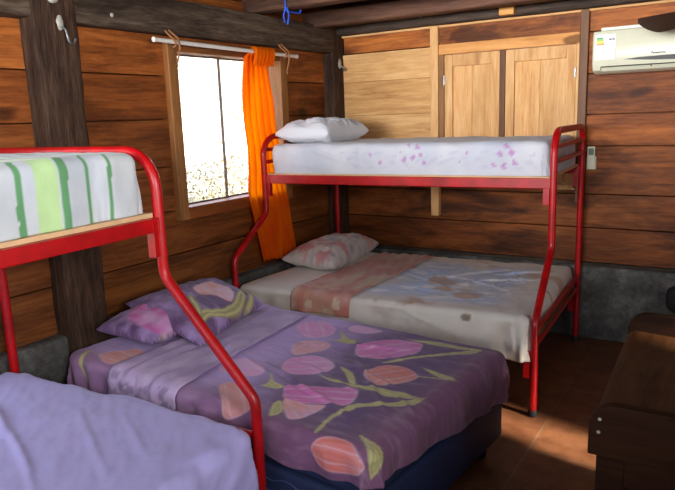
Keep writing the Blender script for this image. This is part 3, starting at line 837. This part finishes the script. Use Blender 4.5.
# --- lower mattress of the back bunk
def bil(corners):
    FB, FF, HB, HF = [Vector((c[0], c[1], 0)) for c in corners]
    LU = ((HB-FB).length+(HF-FF).length)/2; LV = (FF-FB).length
    def P(u, v):
        s, t = u/LU, v/LV; p = FB*(1-s)*(1-t)+FF*(1-s)*t+HB*s*(1-t)+HF*s*t; return (p.x, p.y)
    return P, LU, LV
Pb1, LU1, LV1 = bil(B1)
def sub(P, u0, v0): return lambda u, v: P(u+u0, v+v0)
lowP = sub(Pb1, .035, .03); lowL, lowW = LU1-.07, LV1-.008
mt = box_uv('mattress', lowP, .03, lowL-.03, .012, lowW-.045, .391, .548, M['mattress'], None, .03)
tag(mt, 'lower double mattress of the back bunk, under the pale blue stained sheet', 'mattress')
def sheet_col(u, v):
    n = fbm(u, v, 2.3); n2 = fbm(u+4, v*1.6+2, 3.5); n3 = fbm(u*2+9, v*4, 3)
    c = lin(230, 221, 208)[:3]
    inb = max(0, min(1, (u-.1)/.15))*max(0, min(1, (1.2-u)/.2))*max(0, min(1, (v-.1)/.2))*max(0, min(1, (lowW-.05-v)/.15))
    c = mixc(c, lin(196, 211, 238)[:3], inb*max(0, min(1, .62+1.1*n)))
    c = mixc(c, lin(248, 247, 248)[:3], inb*max(0, min(1, n3*1.6)))
    c = mixc(c, lin(206, 164, 130)[:3], max(0, min(.8, (n2-.36)*5))*max(0, min(1, (1.25-u)/.2)))
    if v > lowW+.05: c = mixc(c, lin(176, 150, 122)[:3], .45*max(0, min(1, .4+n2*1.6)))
    d = hypot((u-.30)/.035, (v-lowW-.055)/.022)
    if d < 1: c = mixc(c, lin(120, 96, 66)[:3], min(1, (1-d)*4)*.8)
    return c
F1 = [((.05, .5), (.5, .65), .012, .010), ((.2, .85), (.6, .6), .012, .009), ((.35, .25), (.75, .7), .014, .010), ((.6, .9), (1.05, .55), .016, .008), ((.1, .25), (.4, .45), .012, .010),
      ((.25, .55), (.33, .85), .010, .010), ((.45, .5), (.5, .8), .010, .010), ((.7, .35), (.8, .8), .012, .008), ((.12, .75), (.24, 1.1), .012, .008), ((.5, 1.05), (1.0, .95), .012, .006), ((.15, .6), (.3, .35), .01, .01)]
def disp1(u, v, h):
    d = .006*fbm(u, v, 3)+.006*fbm(u*3, v*1.4, 3.0)*max(0, min(1, (1.4-u)/.4))
    if h < .02: d += sum(fold(u, v, *f) for f in F1)
    else:
        k = min(1, h/.1); d += k*.006*(1.2+sin(u*19+3*sin(u*4)+6*v))
        d += k*(fold(u, v, (.06, lowW), (.03, lowW+.2), .014, .016)+fold(u, v, (.35, lowW+.16), (.8, lowW+.02), .012, .008))
    return d
def hem1(u, v):
    if v > lowW-.01: return .25+.015*max(0, 1-u/.25)-.04*max(0, (u-1.2))
    if u < .01 and v > .2: return .115
    return .12
o = cover('bed_sheet', lowP, lowL, lowW, .56, hem1, .04, .012, cloth('blue stained cotton sheet', None, .1, .8, .5), disp1, sheet_col, None, solid=.004, off=.006, hang_out=.05)
tag(o, 'off white sheet with pale blue and peach stains on the lower back bunk', 'bed sheet')
fl1 = [inpoly([(1.28+.09*cos(k*1.2566)*r+dx, lowW+.075+dy+.05*sin(k*1.2566)*r) for k in np.arange(0, 5, .5) for r in [(1 if (k*2) % 2 == 0 else .4)]]) for dx, dy in ((0, 0),)]
def run_col(u, v):
    n = fbm(u, v*1.5, 4); n2 = fbm(u*4, v*1.0, 2.5)
    c = mixc(lin(206, 142, 128)[:3], lin(214, 184, 150)[:3], max(0, min(1, .35+n2*1.5)))
    if v > lowW-.06: c = mixc(c, lin(190, 104, 76)[:3], .75*max(0, min(1, .6+n)))
    c = mixc(c, lin(226, 196, 184)[:3], max(0, min(1, n*1.2-.1)))
    if v > lowW:
        for k, (fu, fv, s) in enumerate(((1.14, lowW+.07, .034), (1.34, lowW+.085, .03), (1.22, lowW+.115, .02))):
            a = math.atan2(v-fv, u-fu); rr = hypot(u-fu, v-fv)
            if rr < s*(.55+.45*abs(cos(a*2.5))): c = mixc(c, lin(224, 200, 170)[:3], .8)
    return c
def disp_r(u, v, h): return disp1(u, v, h)+.004*sin((u*1.0+.35*v)*70+3*fbm(u, v, 3))*(1 if h < .01 else .3)+.003
runner('peach_throw', lowP, lowL, lowW, .56, hem1, .04, lambda v: (1.02+.02*v, 1.485), .02, .14, .012, cloth('peach printed cotton', None, .1, .8, .5), disp_r, run_col,
       'faded pink and peach cloth laid across the lower back bunk beside its pillow', 'throw', .012)
def wp_col(a, b):
    n = fbm(a*3, b*2, 2.2); n2 = fbm(a*5+3, b*3, 2.5)
    c = mixc(lin(214, 206, 196)[:3], lin(170, 170, 178)[:3], max(0, min(1, n2*2)))
    c = mixc(c, lin(216, 142, 140)[:3], max(0, min(.8, (n-.08)*3.5))); return c
pillow('pillow', (-2.86, 3.74, .575), (-2.86, 4.50, .58), (-2.50, 4.60, .565), (-2.38, 3.70, .565), .24, cloth('pink flowered pillowcase', None, .1, .8, .6),
       'white pillow with faded pink flowers on the lower back bunk', lambda a, b: wp_col(a, 1-b), seed=21, wr=.014, lift=.25)

# --- upper mattress of the back bunk
upP = sub(Pb1, .035, .03); upL, upW = LU1-.075, LV1*.716-.06
LILF = lin(176, 118, 178)[:3]
fl_up = [(.20, .05, .022), (.17, .09, .022), (.24, .10, .02), (.15, .15, .02), (.22, .17, .02), (.28, .16, .016),
         (.78, .05, .02), (.84, .04, .018), (.76, .10, .014), (.81, .12, .018), (.87, .13, .02), (.74, .15, .016), (.90, .08, .014),
         (.45, .09, .012), (.5, .14, .014), (1.12, .1, .014), (1.05, .15, .012)]
def up_col(u, v):
    n = fbm(u, v, 3); c = mixc(lin(206, 206, 211)[:3], lin(186, 189, 201)[:3], max(0, min(1, .3+n)))
    if v > upW:
        hh = v-upW
        sw = sin(u*26+4*sin(hh*30)+u*9)*sin(hh*60+3*sin(u*14))
        if .08 < hh < .19 and u < 1.35 and sw > .5: c = mixc(c, lin(176, 172, 194)[:3], .4)
        for fu, fv, s in fl_up:
            a = math.atan2(hh-fv, u-fu); rr = hypot(u-fu, hh-fv)
            if rr < s*(.5+.5*abs(cos(a*2.5))): c = mixc(c, LILF, .75)
    elif u < 0:
        pass
    return c
FU = [((1.3, upW+.16), (1.6, upW+.05), .014, .010), ((1.45, upW+.19), (1.75, upW+.16), .012, .008), ((1.2, upW+.2), (1.36, upW+.06), .010, .007), ((1.7, upW+.12), (1.9, upW+.03), .012, .007), ((1.5, upW+.12), (1.6, upW+.0), .012, .006),
      ((1.22, upW), (1.23, upW+.22), .006, .006)]
def disp_u(u, v, h):
    d = .006*fbm(u, v, 3)+.003*fbm(u*2, v*5, 4)+.004*max(0, min(1, (u-1.1)/.3))*fbm(u*5, v*4, 2)
    if h > .01: d += .004*sin(u*23+4*fbm(u, v, 2))+sum(fold(u, v, *f) for f in FU)
    return d
o = cover('mattress', upP, upL, upW, 1.480, lambda u, v:   .229, .045, .012, cloth('white flowered cotton', None, .06, .8, .55), disp_u, up_col, None, close=True)
tag(o, 'single mattress in a white lilac flowered sheet, on top of the back bunk', 'mattress')
pillow('pillow', (-2.83, 3.70, 1.482), (-2.80, 4.32, 1.482), (-2.40, 4.30, 1.482), (-2.42, 3.76, 1.482), .20, cloth('plain white pillowcase', lin(208, 210, 216), .06, .8, .6),
       'plain white pillow at the head of the upper back bunk', lambda a, b: (1, 1, 1), seed=31, wr=.016, pw=3.4, lift=.33)

# --- upper mattress of the near bunk: green stripes across
Pb2, LU2, LV2 = bil(B2)
u2P = sub(Pb2, .04, .03); u2L, u2W = LU2-.08, LV2*.716-.05
GRN, LGR, GRY = lin(70, 140, 72)[:3], lin(176, 208, 138)[:3], lin(190, 192, 202)[:3]
stripes = [(.112, .128, GRN), (.148, .152, GRY), (.158, .162, GRY), (.168, .172, GRY), (.178, .182, GRY), (.205, .221, GRN), (.302, .336, GRN), (.342, .425, LGR), (.47, .497, GRN), (.60, .612, GRN), (.69, .702, GRN),
           (.80, .83, GRN), (.84, .93, LGR), (.98, 1.0, GRN), (1.12, 1.13, GRN), (1.2, 1.21, GRN), (1.32, 1.35, GRN), (1.36, 1.45, LGR)]
def st_col(u, v):
    n = fbm(u, v, 3); c = mixc(lin(204, 207, 206)[:3], lin(184, 189, 195)[:3], max(0, min(1, .35+n)))
    uu = u+.002*sin(v*9)+.003*fbm(u, v, 2)
    for a, b, k in stripes:
        if a < uu < b: c = mixc(c, k, .88)
    return c
def disp_s(u, v, h):
    d = .006*fbm(u, v, 3)+.0012*fbm(u*3, v*4, 3)
    if h > .01: d += .005*sin(u*24+3*fbm(u, v, 2))
    return d
o = cover('mattress', u2P, u2L, u2W, 1.552, lambda u, v: .25, .045, .0075, cloth('white cotton with green stripes', None, .06, .8, .2), disp_s, st_col, None, close=True)
tag(o, 'single mattress in a white sheet with green stripes, on top of the left foreground bunk', 'mattress')

# --- lower mattress of the near bunk: plain lavender sheet
l2P = sub(Pb2, .045, .03); l2L, l2W = LU2-.09, LV2+.0
FL = [((.35, .15), (.75, .75), .016, .012), ((.5, .1), (.85, .55), .014, .012), ((.62, .25), (.95, .7), .014, .010), ((.3, .4), (.55, .95), .018, .008), ((.25, .3), (.42, .62), .014, .010), ((.2, .05), (.5, .5), .016, .008),
      ((.15, .7), (.45, 1.2), .02, .005), ((.45, .75), (.7, 1.2), .018, .006), ((.7, .6), (.95, 1.1), .016, .008), ((.1, .9), (.3, 1.25), .02, .004)]
def disp_v(u, v, h):
    d = .012*fbm(u, v, 1.6)+.006*fbm(u*1.2+v*1.2, (v-u)*4, 2.5)
    if h < .02: d += sum(fold(u, v, *f) for f in FL)
    else: d += .008*sin((u+v)*17+3*fbm(u, v, 2))
    return d
mt = box_uv('mattress', l2P, .03, l2L-.03, .015, l2W-.055, .411, .56, M['mattress'], None, .03)
tag(mt, 'lower double mattress of the left foreground bunk, under the lavender sheet', 'mattress')
o = cover('bed_sheet', l2P, l2L, l2W, .575, lambda u, v: .27 if v > l2W-.01 else .15, .06, .011, cloth('plain lavender cotton', lin(186, 176, 226), .06, .8, .2), disp_v, None, None, solid=.004, off=.004, hang_out=.05)
tag(o, 'plain lavender sheet on the lower berth of the left foreground bunk', 'bed sheet')

# ------------------------------------------------------------------ curtain and its pole
XC = -2.905
rod = empty('curtain_pole', (XC+.03, 3.36, 2.11), 'white curtain pole slung across the top of the window on cords', 'curtain pole')
k = MB().tube([(XC+.03, 2.70, 2.118), (XC+.03, 4.07, 2.104)], .0125, 14).build('pole', M['rod'], rod); smooth_by_angle(k)
for yy, e in ((2.72, -1), (4.05, 1)):
    k = MB().lathe((XC+.03, 2.70 if e < 0 else 4.07, 2.118 if e < 0 else 2.104), [(.0125, -.004), (.015, 0), (.015, .012), (.008, .016)], (0, e, 0), 14).build('end_cap', M['rod'], rod); smooth_by_angle(k)
for yy, lab in ((2.83, 'frayed brown cord loop tied round the near end of the white curtain pole'), (3.915, 'frayed brown cord loop tied round the pole at the far side of the curtain')):
    mb = MB(); pts = []
    for i in range(15):
        a = i/14*pi*1.5-.6
        pts.append((XC+.03+.021*cos(a*1.4), yy+.010*sin(a*2), 2.112+.020*sin(a)))
    zc = 2.112
    mb.tube([(-2.893, yy-.03, zc+.065), (-2.88, yy-.022, zc+.045), (XC+.05, yy-.004, zc+.015), (XC+.054, yy+.006, zc-.002), (XC+.045, yy+.012, zc-.022), (XC+.028, yy+.008, zc-.026)], .006, 8)
    mb.tube([(-2.893, yy-.005, zc+.07), (-2.878, yy+.012, zc+.05), (XC+.052, yy+.03, zc+.02), (XC+.054, yy+.036, zc-.03), (XC+.048, yy+.03, zc-.075), (XC+.046, yy+.012, zc-.115)], .006, 8)
    mb.tube([(XC+.046, yy+.012, zc-.115), (XC+.046, yy+.018, zc-.14)], .004, 6)
    o = mb.build('cord_loop', M['cord']); smooth_by_angle(o, 60); tag(o, lab, 'cord')

# the curtain: bunched on the pole, falling behind the bunk's head frame
cz = [2.125, 2.10, 1.95, 1.80, 1.62, 1.45, 1.30, 1.18, 1.05, .9, .75, .63]
cl = [3.555, 3.545, 3.51, 3.49, 3.49, 3.505, 3.50, 3.48, 3.50, 3.54, 3.58, 3.61]
cr = [3.775, 3.785, 3.81, 3.845, 3.86, 3.89, 3.905, 3.92, 3.945, 3.96, 3.985, 4.0]
NZ, NY = 90, 150; vs = []; fs = []
for j in range(NZ+1):
    z = 2.125+(.62-2.125)*j/NZ
    y0 = np.interp(-z, [-q for q in cz], cl); y1 = np.interp(-z, [-q for q in cz], cr); dn = (2.125-z)/1.5
    for i in range(NY+1):
        s = i/NY
        ph = s*2*pi*6.0+1.2*sin(s*5+dn*2)+.5*sin(dn*6+s*9)
        amp = .017+.004*sin(s*11+dn*3)
        xx = XC-.022+amp*sin(ph)+.003*sin(s*40+dn*12)
        yy = y0+(y1-y0)*s+.012*cos(ph)*(1 if 0 < i < NY else .5)
        k = math.exp(-((z-2.11)/.018)**2)
        xx = xx+(XC+.03+.016*(1 if sin(ph) > 0 else 1)-xx)*k
        vs.append((xx, yy, z+.006*sin(ph*.5)*(1-dn)+(.02*sin(s*4+1) if j == NZ else 0)))
for j in range(NZ):
    for i in range(NY):
        a = j*(NY+1)+i; fs.append((a, a+1, a+NY+2, a+NY+1))
cu = link('curtain', vs, fs, M['curtain'], None, True); md = cu.modifiers.new('thick', 'SOLIDIFY'); md.thickness = .0015
tag(cu, 'bright orange curtain bunched at the far side of the window', 'curtain')
# gathered heading over the pole
mb = MB()
for i in range(6):
    y = 3.575+i*.038
    pts = [(XC+.012, y, 2.085), (XC+.010, y+.003, 2.118), (XC+.03, y+.006, 2.137), (XC+.050, y+.005, 2.118), (XC+.049, y+.002, 2.075), (XC+.03, y, 2.02)]
    mb.tube(rounded(pts, .012, 3), .013, 8)
o = mb.build('curtain_heading', M['curtain'], cu); smooth_by_angle(o, 80)

# ------------------------------------------------------------------ air conditioner
ac = empty('air_conditioner', (-.49, 4.70, 1.885), 'cream white split air conditioner high on the back wall', 'air conditioner')
x0, x1 = -.893, -.03; y1 = 4.80
prof = [(4.80, 1.882), (4.80, 2.135), (4.66, 2.140), (4.60, 2.134), (4.588, 2.112), (4.586, 1.99), (4.590, 1.93), (4.612, 1.892), (4.66, 1.872), (4.76, 1.870)]
bm = bmesh.new(); n = len(prof)
va = [bm.verts.new((x0, p[0], p[1])) for p in prof]; vb = [bm.verts.new((x1, p[0], p[1])) for p in prof]
bm.faces.new(va); bm.faces.new(vb[::-1])
for i in range(n): bm.faces.new((va[i], vb[i], vb[(i+1) % n], va[(i+1) % n]))
bmesh.ops.recalc_face_normals(bm, faces=bm.faces)
bmesh.ops.bevel(bm, geom=[e for e in bm.edges if (e.verts[0].co.x == e.verts[1].co.x)], offset=.012, segments=3, affect='EDGES', profile=.5)
mb = MB().bm(bm)
body = smooth_by_angle(mb.build('body', M['white_plastic'], ac), 35)
MB().box(x0+.045, x1-.02, 4.61, 4.78, 2.137, 2.158, .004).build('top_grille', M['white_plastic'], ac)
sl = [(-.705, 1.950), (-.62, 1.957), (-.48, 1.960), (-.03, 1.962), (-.03, 1.930), (-.40, 1.930), (-.55, 1.937), (-.64, 1.945)]
MB().prism(sl, 1, 4.583, 4.595).build('air_slot', M['grey_plastic'], ac)
fp = MB(); fp.tube([(x0+.055, 4.598, 1.895), (x0+.055, 4.5915, 1.912), (x1-.07, 4.5915, 1.909), (x1-.07, 4.598, 1.895)], .0035, 6); fp.tube([(-.541, 4.590, 1.912), (-.541, 4.594, 1.898)], .004, 6)
fp.build('flap_gap', M['grey_plastic'], ac)
flp = MB(); flp.prism([(4.588, 1.906), (4.606, 1.884), (4.615, 1.888), (4.600, 1.907)], 0, x0+.06, x1-.075); flp.build('flap', M['white_plastic'], ac)
st = MB().box(-.876, -.752, 4.5825, 4.588, 1.955, 2.112, .001).build('energy_sticker', M['sticker'], ac)
def patch(nm, xa, xb, za, zb, mat): return MB().box(xa, xb, 4.5815, 4.5835, za, zb).build(nm, mat, st)
for i, (mn, wd) in enumerate((('green', .038), ('lime', .041), ('yellow', .044), ('orange', .047))):
    patch('rating_bar', -.867, -.867+wd, 2.083-.012*i, 2.094-.012*i, M['p_'+mn])
patch('rating_mark', -.793, -.778, 2.076, 2.084, M['p_ink']); patch('rating_mark', -.774, -.759, 2.076, 2.084, M['p_ink'])
for a, b, z in ((-.845, -.795, 2.012), (-.842, -.800, 2.0), (-.862, -.82, 2.104), (-.795, -.762, 2.045), (-.795, -.765, 2.06), (-.862, -.812, 2.03)):
    patch('print_line', a, b, z, z+.003, M['p_greyink'])
cu_ = bpy.data.curves.new('brand_lettering', 'FONT'); cu_.body = 'Panasonic'; cu_.size = .021; cu_.extrude = .001; cu_.align_x = 'CENTER'; cu_.offset = .0006
tmp = bpy.data.objects.new('tmp_text', cu_); COL.objects.link(tmp); bpy.context.view_layer.update()
me = bpy.data.meshes.new_from_object(tmp.evaluated_get(bpy.context.evaluated_depsgraph_get()))
bpy.data.objects.remove(tmp)
me.transform(Matrix.Translation(Vector((-.503, 4.5845, 1.972))-Vector(ac.location)) @ Matrix.Rotation(pi/2, 4, 'X'))
me.materials.clear(); me.materials.append(M['p_ink'])
o = bpy.data.objects.new('brand_lettering', me); COL.objects.link(o); o.parent = ac

# remote control in its wall holder
rc = empty('remote_control', (-.905, 4.795, 1.25), 'small white remote control in a holder on the wall under the air conditioner', 'remote control')
MB().box(-.937, -.875, 4.765, 4.80, 1.235, 1.325, .006).build('holder', M['white_plastic'], rc)
h = MB().box(-.932, -.882, 4.757, 4.776, 1.255, 1.395, .006).build('handset', M['white_plastic'], rc)
MB().box(-.924, -.890, 4.7555, 4.758, 1.335, 1.38, .001).build('screen', M['p_screen'], h)
MB().box(-.925, -.887, 4.7635, 4.766, 1.26, 1.305, .001).build('holder_window', M['p_screen'], rc)

# ------------------------------------------------------------------ hooks, nails, cord
def hook(loc, label, s=1, paint=.05):
    x, y, z = loc; h = empty('hammock_hook', loc, label, 'hook')
    bm = bmesh.new(); bmesh.ops.create_icosphere(bm, subdivisions=3, radius=1)
    for v in bm.verts:
        n = noise.noise(v.co*2.5+Vector((x*9, y*7, z)))*.35; v.co = Vector((x+v.co.x*.006, y+v.co.y*(paint*.55)*(1+n), z+v.co.z*paint*(1+n)))
    smooth_by_angle(MB().bm(bm).build('paint_daub', M['white_paint'], h))
    pts = [(x, y+.005, z-.02), (x+.025, y+.01, z-.03), (x+.032, y+.012, z-.07*s), (x+.03, y+.02, z-.095*s), (x+.03, y+.045*s, z-.10*s), (x+.03, y+.056*s, z-.075*s)]
    k = MB().tube(rounded(pts, .015, 4), .006, 8).build('bent_iron', M['steel'], h); smooth_by_angle(k, 60)
hook((-2.879, 2.10, 2.15), 'bent iron hook in a daub of white paint, high on the left wooden post', 1, .034)
hook((-2.894, 4.715, 2.085), 'white painted hook on the dark post in the far corner', .6, .04)
bm = bmesh.new(); bmesh.ops.create_uvsphere(bm, u_segments=20, v_segments=12, radius=1)
for v in bm.verts: v.co = Vector((-2.882+v.co.x*.02, 2.075+v.co.y*.032, 2.265+v.co.z*.028))
o = smooth_by_angle(MB().bm(bm).build('insulator_knob', M['white_paint'])); tag(o, 'white knob at the very top of the left wooden post', 'knob')
for (x, y, z), ax, lab in (((-2.898, 2.43, 2.222), (1, 0, 0), 'small white nail cap in the grey beam above the left wall'), ((-2.15, 4.687, 2.375), (0, -1, 0), 'small white nail cap in the dark beam above the back wall')):
    o = smooth_by_angle(MB().lathe((x, y, z), [(.004, -.006), (.004, .002), (.010, .003), (.011, .006), (.007, .010)], ax, 14).build('nail_cap', M['white_paint'])); tag(o, lab, 'nail')
bc = MB()
yb = 3.62
bc.tube(rounded([(-2.63, 3.63, 2.50), (-2.63, 3.628, 2.36), (-2.62, 3.64, 2.345), (-2.61, 3.76, 2.345), (-2.605, 3.788, 2.40)], .01, 3), .006, 8)
bc.tube([(-2.63, 3.628, 2.37), (-2.645, 3.622, 2.32), (-2.635, 3.62, 2.275)], .006, 8)
bc.tube([(-2.62, 3.628, 2.37), (-2.60, 3.62, 2.32), (-2.612, 3.62, 2.26)], .006, 8)
o = smooth_by_angle(bc.build('blue_cord', M['blue_cord']), 60); tag(o, 'short blue cord knotted round a ceiling joist', 'cord')

# ------------------------------------------------------------------ ceiling fan, one blade in view
fx, fy, fz = -.03, 3.76, 2.105
fan = empty('ceiling_fan', (fx, fy, 2.62), 'dark brown ceiling fan, one blade tip at the upper right of the back wall', 'ceiling fan')
mb = MB(); mb.tube([(fx, fy, 2.62), (fx, fy, 2.2)], .013, 10); smooth_by_angle(mb.build('rod', M['fan'], fan))
smooth_by_angle(MB().lathe((fx, fy, fz-.04), [(.05, 0), (.10, .015), (.115, .05), (.10, .09), (.03, .11)], seg=28).build('motor', M['fan'], fan))
tip = math.atan2(4.28-fy, -.56-fx)
for k in range(3):
    a = tip+k*2*pi/3; d = Vector((cos(a), sin(a), 0)); s_ = Vector((-sin(a), cos(a), 0)); up = Vector((0, 0, 1))
    out = []
    for q in np.linspace(0, 1, 9): out.append((.20+.48*q, .055+.025*q))
    arcp = [(.68+.06*sin(t), .08*cos(t)) for t in np.linspace(0, pi, 9)]
    poly = [(r, w) for r, w in out]+arcp[1:-1]+[(r, -w) for r, w in reversed(out)]
    vs = []
    for zt_ in (.004, -.004):
        for r, w in poly: vs.append(Vector((fx, fy, fz))+d*r+s_*w*cos(.45)+up*(w*sin(.45)+zt_))
    n = len(poly); fs = [tuple(range(n)), tuple(range(2*n-1, n-1, -1))]+[(i, (i+1) % n, (i+1) % n+n, i+n) for i in range(n)]
    bl = link('blade', vs, fs, M['fan'], fan, auto=True)
    MB().beam(Vector((fx, fy, fz))+d*.09, Vector((fx, fy, fz))+d*.26, .03, .006).build('blade_arm', M['steel'], bl)

# ------------------------------------------------------------------ wooden chest at the right
ch = empty('wooden_chest', (-.02, 2.33, 0), 'long dark worn wooden chest with rounded end boards, at the right', 'chest')
def CX(x, y): return x-(y-1.85)*.034
def chest_poly(xl, xr, zb, zt, r):
    pts = [(xr, zb), (xl, zb)]
    for k in range(9):
        a = pi-(pi/2)*k/8; pts.append((xl+r+r*cos(a), zt-r+r*sin(a)))
    pts.append((xr, zt)); return pts
def skew(o):
    wl = world_loc(ch)
    for v in o.data.vertices: v.co.x -= (v.co.y+wl.y-1.85)*.034
    return o
ep = chest_poly(-.33, .32, .66, .822, .075)
for ya, yb in ((1.85, 1.885), (2.80, 2.835)):
    e = MB().prism(ep, 1, ya, yb).build('end_board', M['chest_x'], ch); skew(e)
    bmx = bmesh.new(); bmx.from_mesh(e.data); bmesh.ops.bevel(bmx, geom=list(bmx.edges), offset=.004, segments=2, affect='EDGES', profile=.5); bmx.to_mesh(e.data); bmx.free()
    if ya < 2:
        for xx, zz in ((-.30, .775), (-.302, .735), (.27, .775)):
            skew(MB().lathe((xx, 1.8515, zz), [(.005, -.003), (.005, .002)], (0, -1, 0), 12).build('dowel', M['white_paint'], e))
lid = MB(); n = 14
vs = []; fs = []
NX, NY_ = 26, 40
for j in range(NY_+1):
    for i in range(NX+1):
        x = -.328+.646*i/NX; y = 1.885+.915*j/NY_
        # worn hollow near the far end, edge eased at the left
        d = -.018*math.exp(-((x+.12)/.16)**2-((y-2.70)/.16)**2)-.02*max(0, 1-(x+.328)/.03)**2
        vs.append((x, y, .752+d+.002*fbm(x*4, y*2, 2)))
N_ = len(vs); vs += [(p[0], p[1], .69) for p in vs]
for j in range(NY_):
    for i in range(NX):
        a = j*(NX+1)+i; fs.append((a, a+1, a+NX+2, a+NX+1)); fs.append((a+N_+NX+1, a+N_+NX+2, a+N_+1, a+N_))
ring = list(range(NX+1))+[j*(NX+1)+NX for j in range(1, NY_+1)]+[NY_*(NX+1)+i for i in range(NX-1, -1, -1)]+[j*(NX+1) for j in range(NY_-1, 0, -1)]
for q in range(len(ring)):
    a, b = ring[q], ring[(q+1) % len(ring)]; fs.append((a, a+N_, b+N_, b))
l = MB().add(vs, fs).build('lid', M['chest_y'], ch); skew(l); smooth_by_angle(l, 40)
bd = MB(); bd.box(-.305, .29, 1.885, 2.80, .05, .69, .006)
skew(bd.build('body', M['chest_x'], ch))
# framed near end: stiles, rails, sunk panel
fr = MB(); fr.box(-.308, -.23, 1.868, 1.886, .0, .665, .004); fr.box(.21, .29, 1.868, 1.886, .0, .665, .004); fr.box(-.23, .21, 1.868, 1.886, .57, .665, .004); fr.box(-.23, .21, 1.868, 1.886, .06, .16, .004)
skew(fr.build('end_frame', M['chest_x'], ch))
for ya in (1.90, 2.72):
    for xa in (-.30, .22): skew(MB().box(xa, xa+.065, ya, ya+.065, 0, .06, .004).build('foot', M['chest_x'], ch))

# dark bag hanging on the wall beyond the chest
bg = empty('hanging_bag', (-.24, 4.72, .31), 'dark rounded bag hanging low on the back wall beyond the chest', 'bag')
bm = bmesh.new(); bmesh.ops.create_uvsphere(bm, u_segments=32, v_segments=20, radius=1)
for v in bm.verts:
    c = v.co; sq = lambda q: math.copysign(abs(q)**.55, q)
    v.co = Vector((-.245+sq(c.x)*.14, 4.705+sq(c.y)*.06, .39+sq(c.z)*.085-(.03*(1-abs(sq(c.x))) if c.z < 0 else 0)))
smooth_by_angle(MB().bm(bm).build('pouch', M['bag'], bg), 60)
mb = MB(); mb.tube([(-.30, 4.735, .46), (-.26, 4.75, .60), (-.235, 4.755, .66), (-.21, 4.75, .60), (-.18, 4.735, .46)], .008, 8); smooth_by_angle(mb.build('strap', M['bag'], bg), 60)
mb = MB(); mb.tube([(-.235, 4.80, .655), (-.235, 4.745, .650), (-.235, 4.74, .67)], .005, 8); smooth_by_angle(mb.build('peg', M['steel'], bg), 60)

# ------------------------------------------------------------------ light
W = bpy.data.worlds.new('sky'); SC.world = W; W.use_nodes = True
nt = W.node_tree; bgn = nt.nodes['Background']
tc = nt.nodes.new('ShaderNodeTexCoord'); sp = nt.nodes.new('ShaderNodeSeparateXYZ'); nt.links.new(tc.outputs['Generated'], sp.inputs[0])
c = ramp(nt, sp.outputs['Z'], [(.0, (.95, .96, 1.0, 1)), (.5, (.62, .76, 1.0, 1))])
nt.links.new(c, bgn.inputs['Color']); bgn.inputs['Strength'].default_value = 5.5

def area(name, loc, rot, sx, sy, power, col=(1, 1, 1), portal=False, spread=pi):
    l = bpy.data.lights.new(name, 'AREA'); l.shape = 'RECTANGLE'; l.size = sx; l.size_y = sy; l.energy = power; l.color = col; l.spread = spread
    if portal: l.cycles.is_portal = True
    o = bpy.data.objects.new(name, l); COL.objects.link(o); o.location = loc; o.rotation_euler = rot; return o
def portal_x(name, x, H, sgn):
    return area(name, (x, (H[0]+H[1])/2, (H[2]+H[3])/2), (0, -sgn*pi/2, 0), H[3]-H[2], H[1]-H[0], 1, portal=True)
portal_x('portal_window', -3.12, HOLE_W1, 1)
portal_x('portal_window_near', -3.12, HOLE_W2, 1)
portal_x('portal_door', XR+.12, HOLE_DOOR, -1)
portal_x('portal_window_right', XR+.12, HOLE_W4, -1)
area('portal_rear', ((HOLE_R[0]+HOLE_R[1])/2, YR-.12, (HOLE_R[2]+HOLE_R[3])/2), (-pi/2, 0, pi), HOLE_R[1]-HOLE_R[0], HOLE_R[3]-HOLE_R[2], 1, portal=True)
sun = bpy.data.lights.new('sun', 'SUN'); sun.energy = 14; sun.angle = .09; sun.color = (1, .93, .82)
area('rear_fill', (-1.25, YR-.05, 2.0), (pi/2+math.radians(6), 0, 0), 2.5, .8, 40, (.98, .98, 1), spread=math.radians(50))  # added area lamp, brightens the upper back wall and mattress fronts
area('right_fill', (XR+.02, -.2, 1.95), (math.radians(88), 0, math.radians(66)), 1.3, .6, 22, (.97, .98, 1), spread=math.radians(70))  # added area lamp, brightens the left mattress and the bed tops
so = bpy.data.objects.new('sun', sun); COL.objects.link(so); so.location = (6, 3, 5)
sd = Vector((-1.0, .22, -.62)).normalized(); so.rotation_euler = sd.to_track_quat('-Z', 'Y').to_euler()

# ------------------------------------------------------------------ camera
R = Matrix(((0.8485237657545568, -0.07307474453745642, 0.5240873025179026), (0.5280262305662821, 0.18164917220917884, -0.8295733108470182), (-0.0345791669024807, 0.9806445125255664, 0.19271902155683754)))
cam = bpy.data.cameras.new('camera'); cam.sensor_width = 36; cam.lens = 648.28/675*36; cam.clip_start = .05
co = bpy.data.objects.new('camera', cam); COL.objects.link(co)
co.matrix_world = Matrix.Translation((0, 0, 1.65)) @ R.to_4x4()
SC.camera = co
SC.view_settings.view_transform = 'Standard'; SC.view_settings.look = 'None'; SC.view_settings.exposure = 0.0; SC.view_settings.gamma = 1
SC.view_settings.use_curve_mapping = False
SC.cycles.use_denoising = True
SC.cycles.max_bounces = 10; SC.cycles.diffuse_bounces = 6; SC.cycles.transparent_max_bounces = 12
SC.cycles.sample_clamp_indirect = 6
